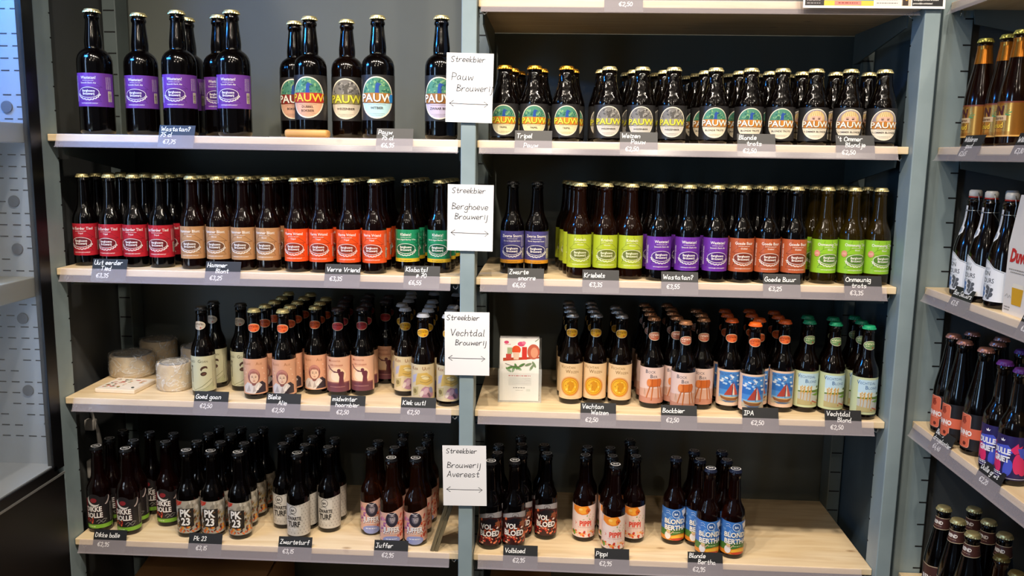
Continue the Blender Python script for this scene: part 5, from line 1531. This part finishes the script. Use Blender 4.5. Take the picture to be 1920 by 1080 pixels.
for x, y, a in ((26, 84, 20), (34, 80, 70), (40, 86, 110), (46, 82, 150), (54, 90, 30), (22, 78, 140), (78, 84, 60), (70, 92, 20), (84, 92, 120)):
    ops.append(('E', '#5c8a4a' if x < 60 else '#7f9470', x, y, 9, 3.2, a, 14))
ops += [('S', '#6a6458', [(14, 94), (30, 88), (52, 86), (62, 94)], 1.2), ('D', '#c23a34', 22, 62, 76, 2.6, 9)]
for i in range(7):
    ops.append(('D', '#8a857e', 22, 57 - i * 2.8, 78, 0.9, i + 30))
ops += [('D', '#6a655e', 34, 32, 62, 2.4, 3), ('D', '#8a857e', 40, 26, 58, 1.4, 4), ('R', '#cfd4cc', 66, 24, 76, 30)]
bm = bmesh.new()
for k in range(6):
    box(bm, -0.048, 0.048, -0.020 + k * 0.006, -0.0162 + k * 0.006, 0.0, 0.150 + 0.001 * k, 0)
link('paper_stack', bm_mesh('paper_stack', bm, [M_PAPER]), lf)
sh = slab_art('front_leaflet', ops, 96, 157, 0.0004, flat((-0.048, -0.0215, 0.0), (1, 0, 0), (0, 0.0, 1), (0, -1, 0)), M_PAPER, lf)

# small tan block and flat metal strip on the top shelf
root = tag(empty('wooden_block', (-0.376, 0.0185, Z[0])), 'rounded tan wooden block standing before the red-banner bottle', 'wooden block')
bm = bmesh.new()
box(bm, -0.050, 0.050, -0.017, 0.0175, 0.0003, 0.0185, 0, 0.006)
link('block', bm_mesh('block', bm, [noise_mat('tan_wood', '#c58f4c', '#d9a862', 9, 0.5, 0, (1, 8, 8))], True), root)
o = boxes('metal_strip', [(-0.480, -0.438, 0.060, 0.078, Z[0] + 0.0003, Z[0] + 0.003)], [M_STEEL])
tag(o, 'thin silver strip lying left of the tan wooden block', 'metal strip')

# dark boards leaning on the middle post
M_DW = noise_mat('weathered_wood', '#5a5038', '#7d6f52', 8, 0.6, 0.1, (9, 9, 1.2))
LB = ['front thin dark board leaning against the middle upright under the lowest sign', 'second thin dark board of the leaning pair under the lowest sign']
for k in range(2):
    o = boxes('leaning_board', [(-0.0045, 0.0045, -0.008, 0.060, 0.0, 0.150)], [M_DW], None, 0.0012)
    o.location = (-0.085 + k * 0.0105, 0.012, Z[3] + 0.0008)
    o.rotation_euler = (0, math.radians(17), 0)
    tag(o, LB[k], 'board', 'leaning boards')

# white cable with a connector behind the bottom left bottles
root = tag(empty('white_cable', (-1.0, 0.150, Z[3])), 'white cable hanging at the back left below the third shelf', 'cable')
M_CABLE = mat('cable_white', '#dad4cb', 0.5)
bm = bmesh.new()
tube(bm, [(-0.012, 0.0, 0.345), (-0.010, 0.0, 0.30), (-0.002, 0.0, 0.265), (0.008, 0.0, 0.235), (0.012, 0.0, 0.20), (0.010, 0.0, 0.17), (0.002, 0.0, 0.145), (-0.008, 0.0, 0.12), (-0.010, 0.0, 0.09), (-0.006, 0.0, 0.055)], [0.004, 0.004, 0.004, 0.0045, 0.006, 0.0065, 0.006, 0.005, 0.005, 0.004], 10)
link('cord', bm_mesh('cord', bm, [M_CABLE], True), root)
for x0, x1, za, zb in ((-0.023, 0.004, 0.232, 0.262), (-0.024, -0.002, 0.10, 0.150)):
    bm = bmesh.new()
    box(bm, x0, x1, -0.010, 0.010, za, zb, 0, 0.004)
    link('connector', bm_mesh('connector', bm, [M_CABLE], True), root)

# cardboard boxes below
M_CB = noise_mat('cardboard', '#7d5a36', '#8d6840', 5, 0.7)


def carton(x, y, z, w, d, h, rz, label):
    root = tag(empty('cardboard_box', (x, y, z), rz), label, 'box', 'cardboard boxes under the bottom shelf')
    boxes('walls', [(-w / 2, w / 2, -d / 2, -d / 2 + 0.004, 0, h), (-w / 2, w / 2, d / 2 - 0.004, d / 2, 0, h), (-w / 2, -w / 2 + 0.004, -d / 2, d / 2, 0, h), (w / 2 - 0.004, w / 2, -d / 2, d / 2, 0, h), (-w / 2, w / 2, -d / 2, d / 2, 0, 0.004)], [M_CB], root)
    for s in (-1, 1):
        bm = bmesh.new()
        box(bm, -w / 2, w / 2, 0, d * 0.49, 0, 0.004, 0)
        bmesh.ops.rotate(bm, verts=bm.verts[:], cent=(0, 0, 0), matrix=Matrix.Rotation(math.radians(7), 3, 'X'))
        if s > 0:
            bmesh.ops.rotate(bm, verts=bm.verts[:], cent=(0, 0, 0), matrix=Matrix.Rotation(PI, 3, 'Z'))
        bmesh.ops.translate(bm, verts=bm.verts[:], vec=(0, s * d / 2, h))
        link('flap', bm_mesh('flap', bm, [M_CB]), root)
    return root


carton(-0.705, 0.200, ZF + 0.0005, 0.34, 0.30, 0.235, math.radians(2), 'brown cardboard box under the bottom shelf of the left bay')
carton(0.130, 0.205, ZF + 0.0005, 0.16, 0.25, 0.225, 0, 'dark brown cardboard box under the bottom shelf of the right bay')

# white gift carton on the side rack
gc = tag(empty('beer_carton', (1.060, -0.292, Z[1])), 'white beer carton with red lettering at the right edge', 'carton')
bm = bmesh.new()
p = [(0, 0.0), (0.086, 0.0), (0.086, 0.13), (0.062, 0.225), (0.024, 0.225), (0.0, 0.13)]
A = [bm.verts.new((0.0, -u, v)) for u, v in p]
B = [bm.verts.new((0.086, -u, v)) for u, v in p]
for i in range(6):
    j = (i + 1) % 6
    bm.faces.new((A[i], A[j], B[j], B[i]))
bm.faces.new(A[::-1])
bm.faces.new(B)
bmesh.ops.recalc_face_normals(bm, faces=bm.faces[:])
link('carton', bm_mesh('carton', bm, [mat('carton_white', '#e6e0da', 0.5)]), gc)
ops = [('T', '#c8202c', 43, 100, 34, 'Duvel', 0.05, 0.25, 0.78), ('D', '#8a8480', 10, 84, 74, 2.2, 4), ('D', '#8a8480', 16, 79, 68, 1.8, 5), ('P', '#d9a21c', [(30, 20), (62, 20), (66, 52), (27, 52)]), ('P', '#f0e8d8', [(27, 52), (66, 52), (64, 60), (30, 60)]), ('S', '#8a8480', [(6, 32), (12, 38), (16, 30), (22, 36), (26, 32)], 1.0), ('D', '#8a8480', 6, 12, 26, 2.0, 8), ('D', '#8a8480', 6, 7, 24, 2.0, 9)]
link('print', art_mesh('print', ops, flat((-0.0004, 0.0, 0.0), (0, -1, 0), (0, 0, 1), (-1, 0, 0)), None), gc)

# unused prototypes are none: every bottle built above stands on a shelf
for m in bpy.data.meshes:
    m.validate(verbose=False)
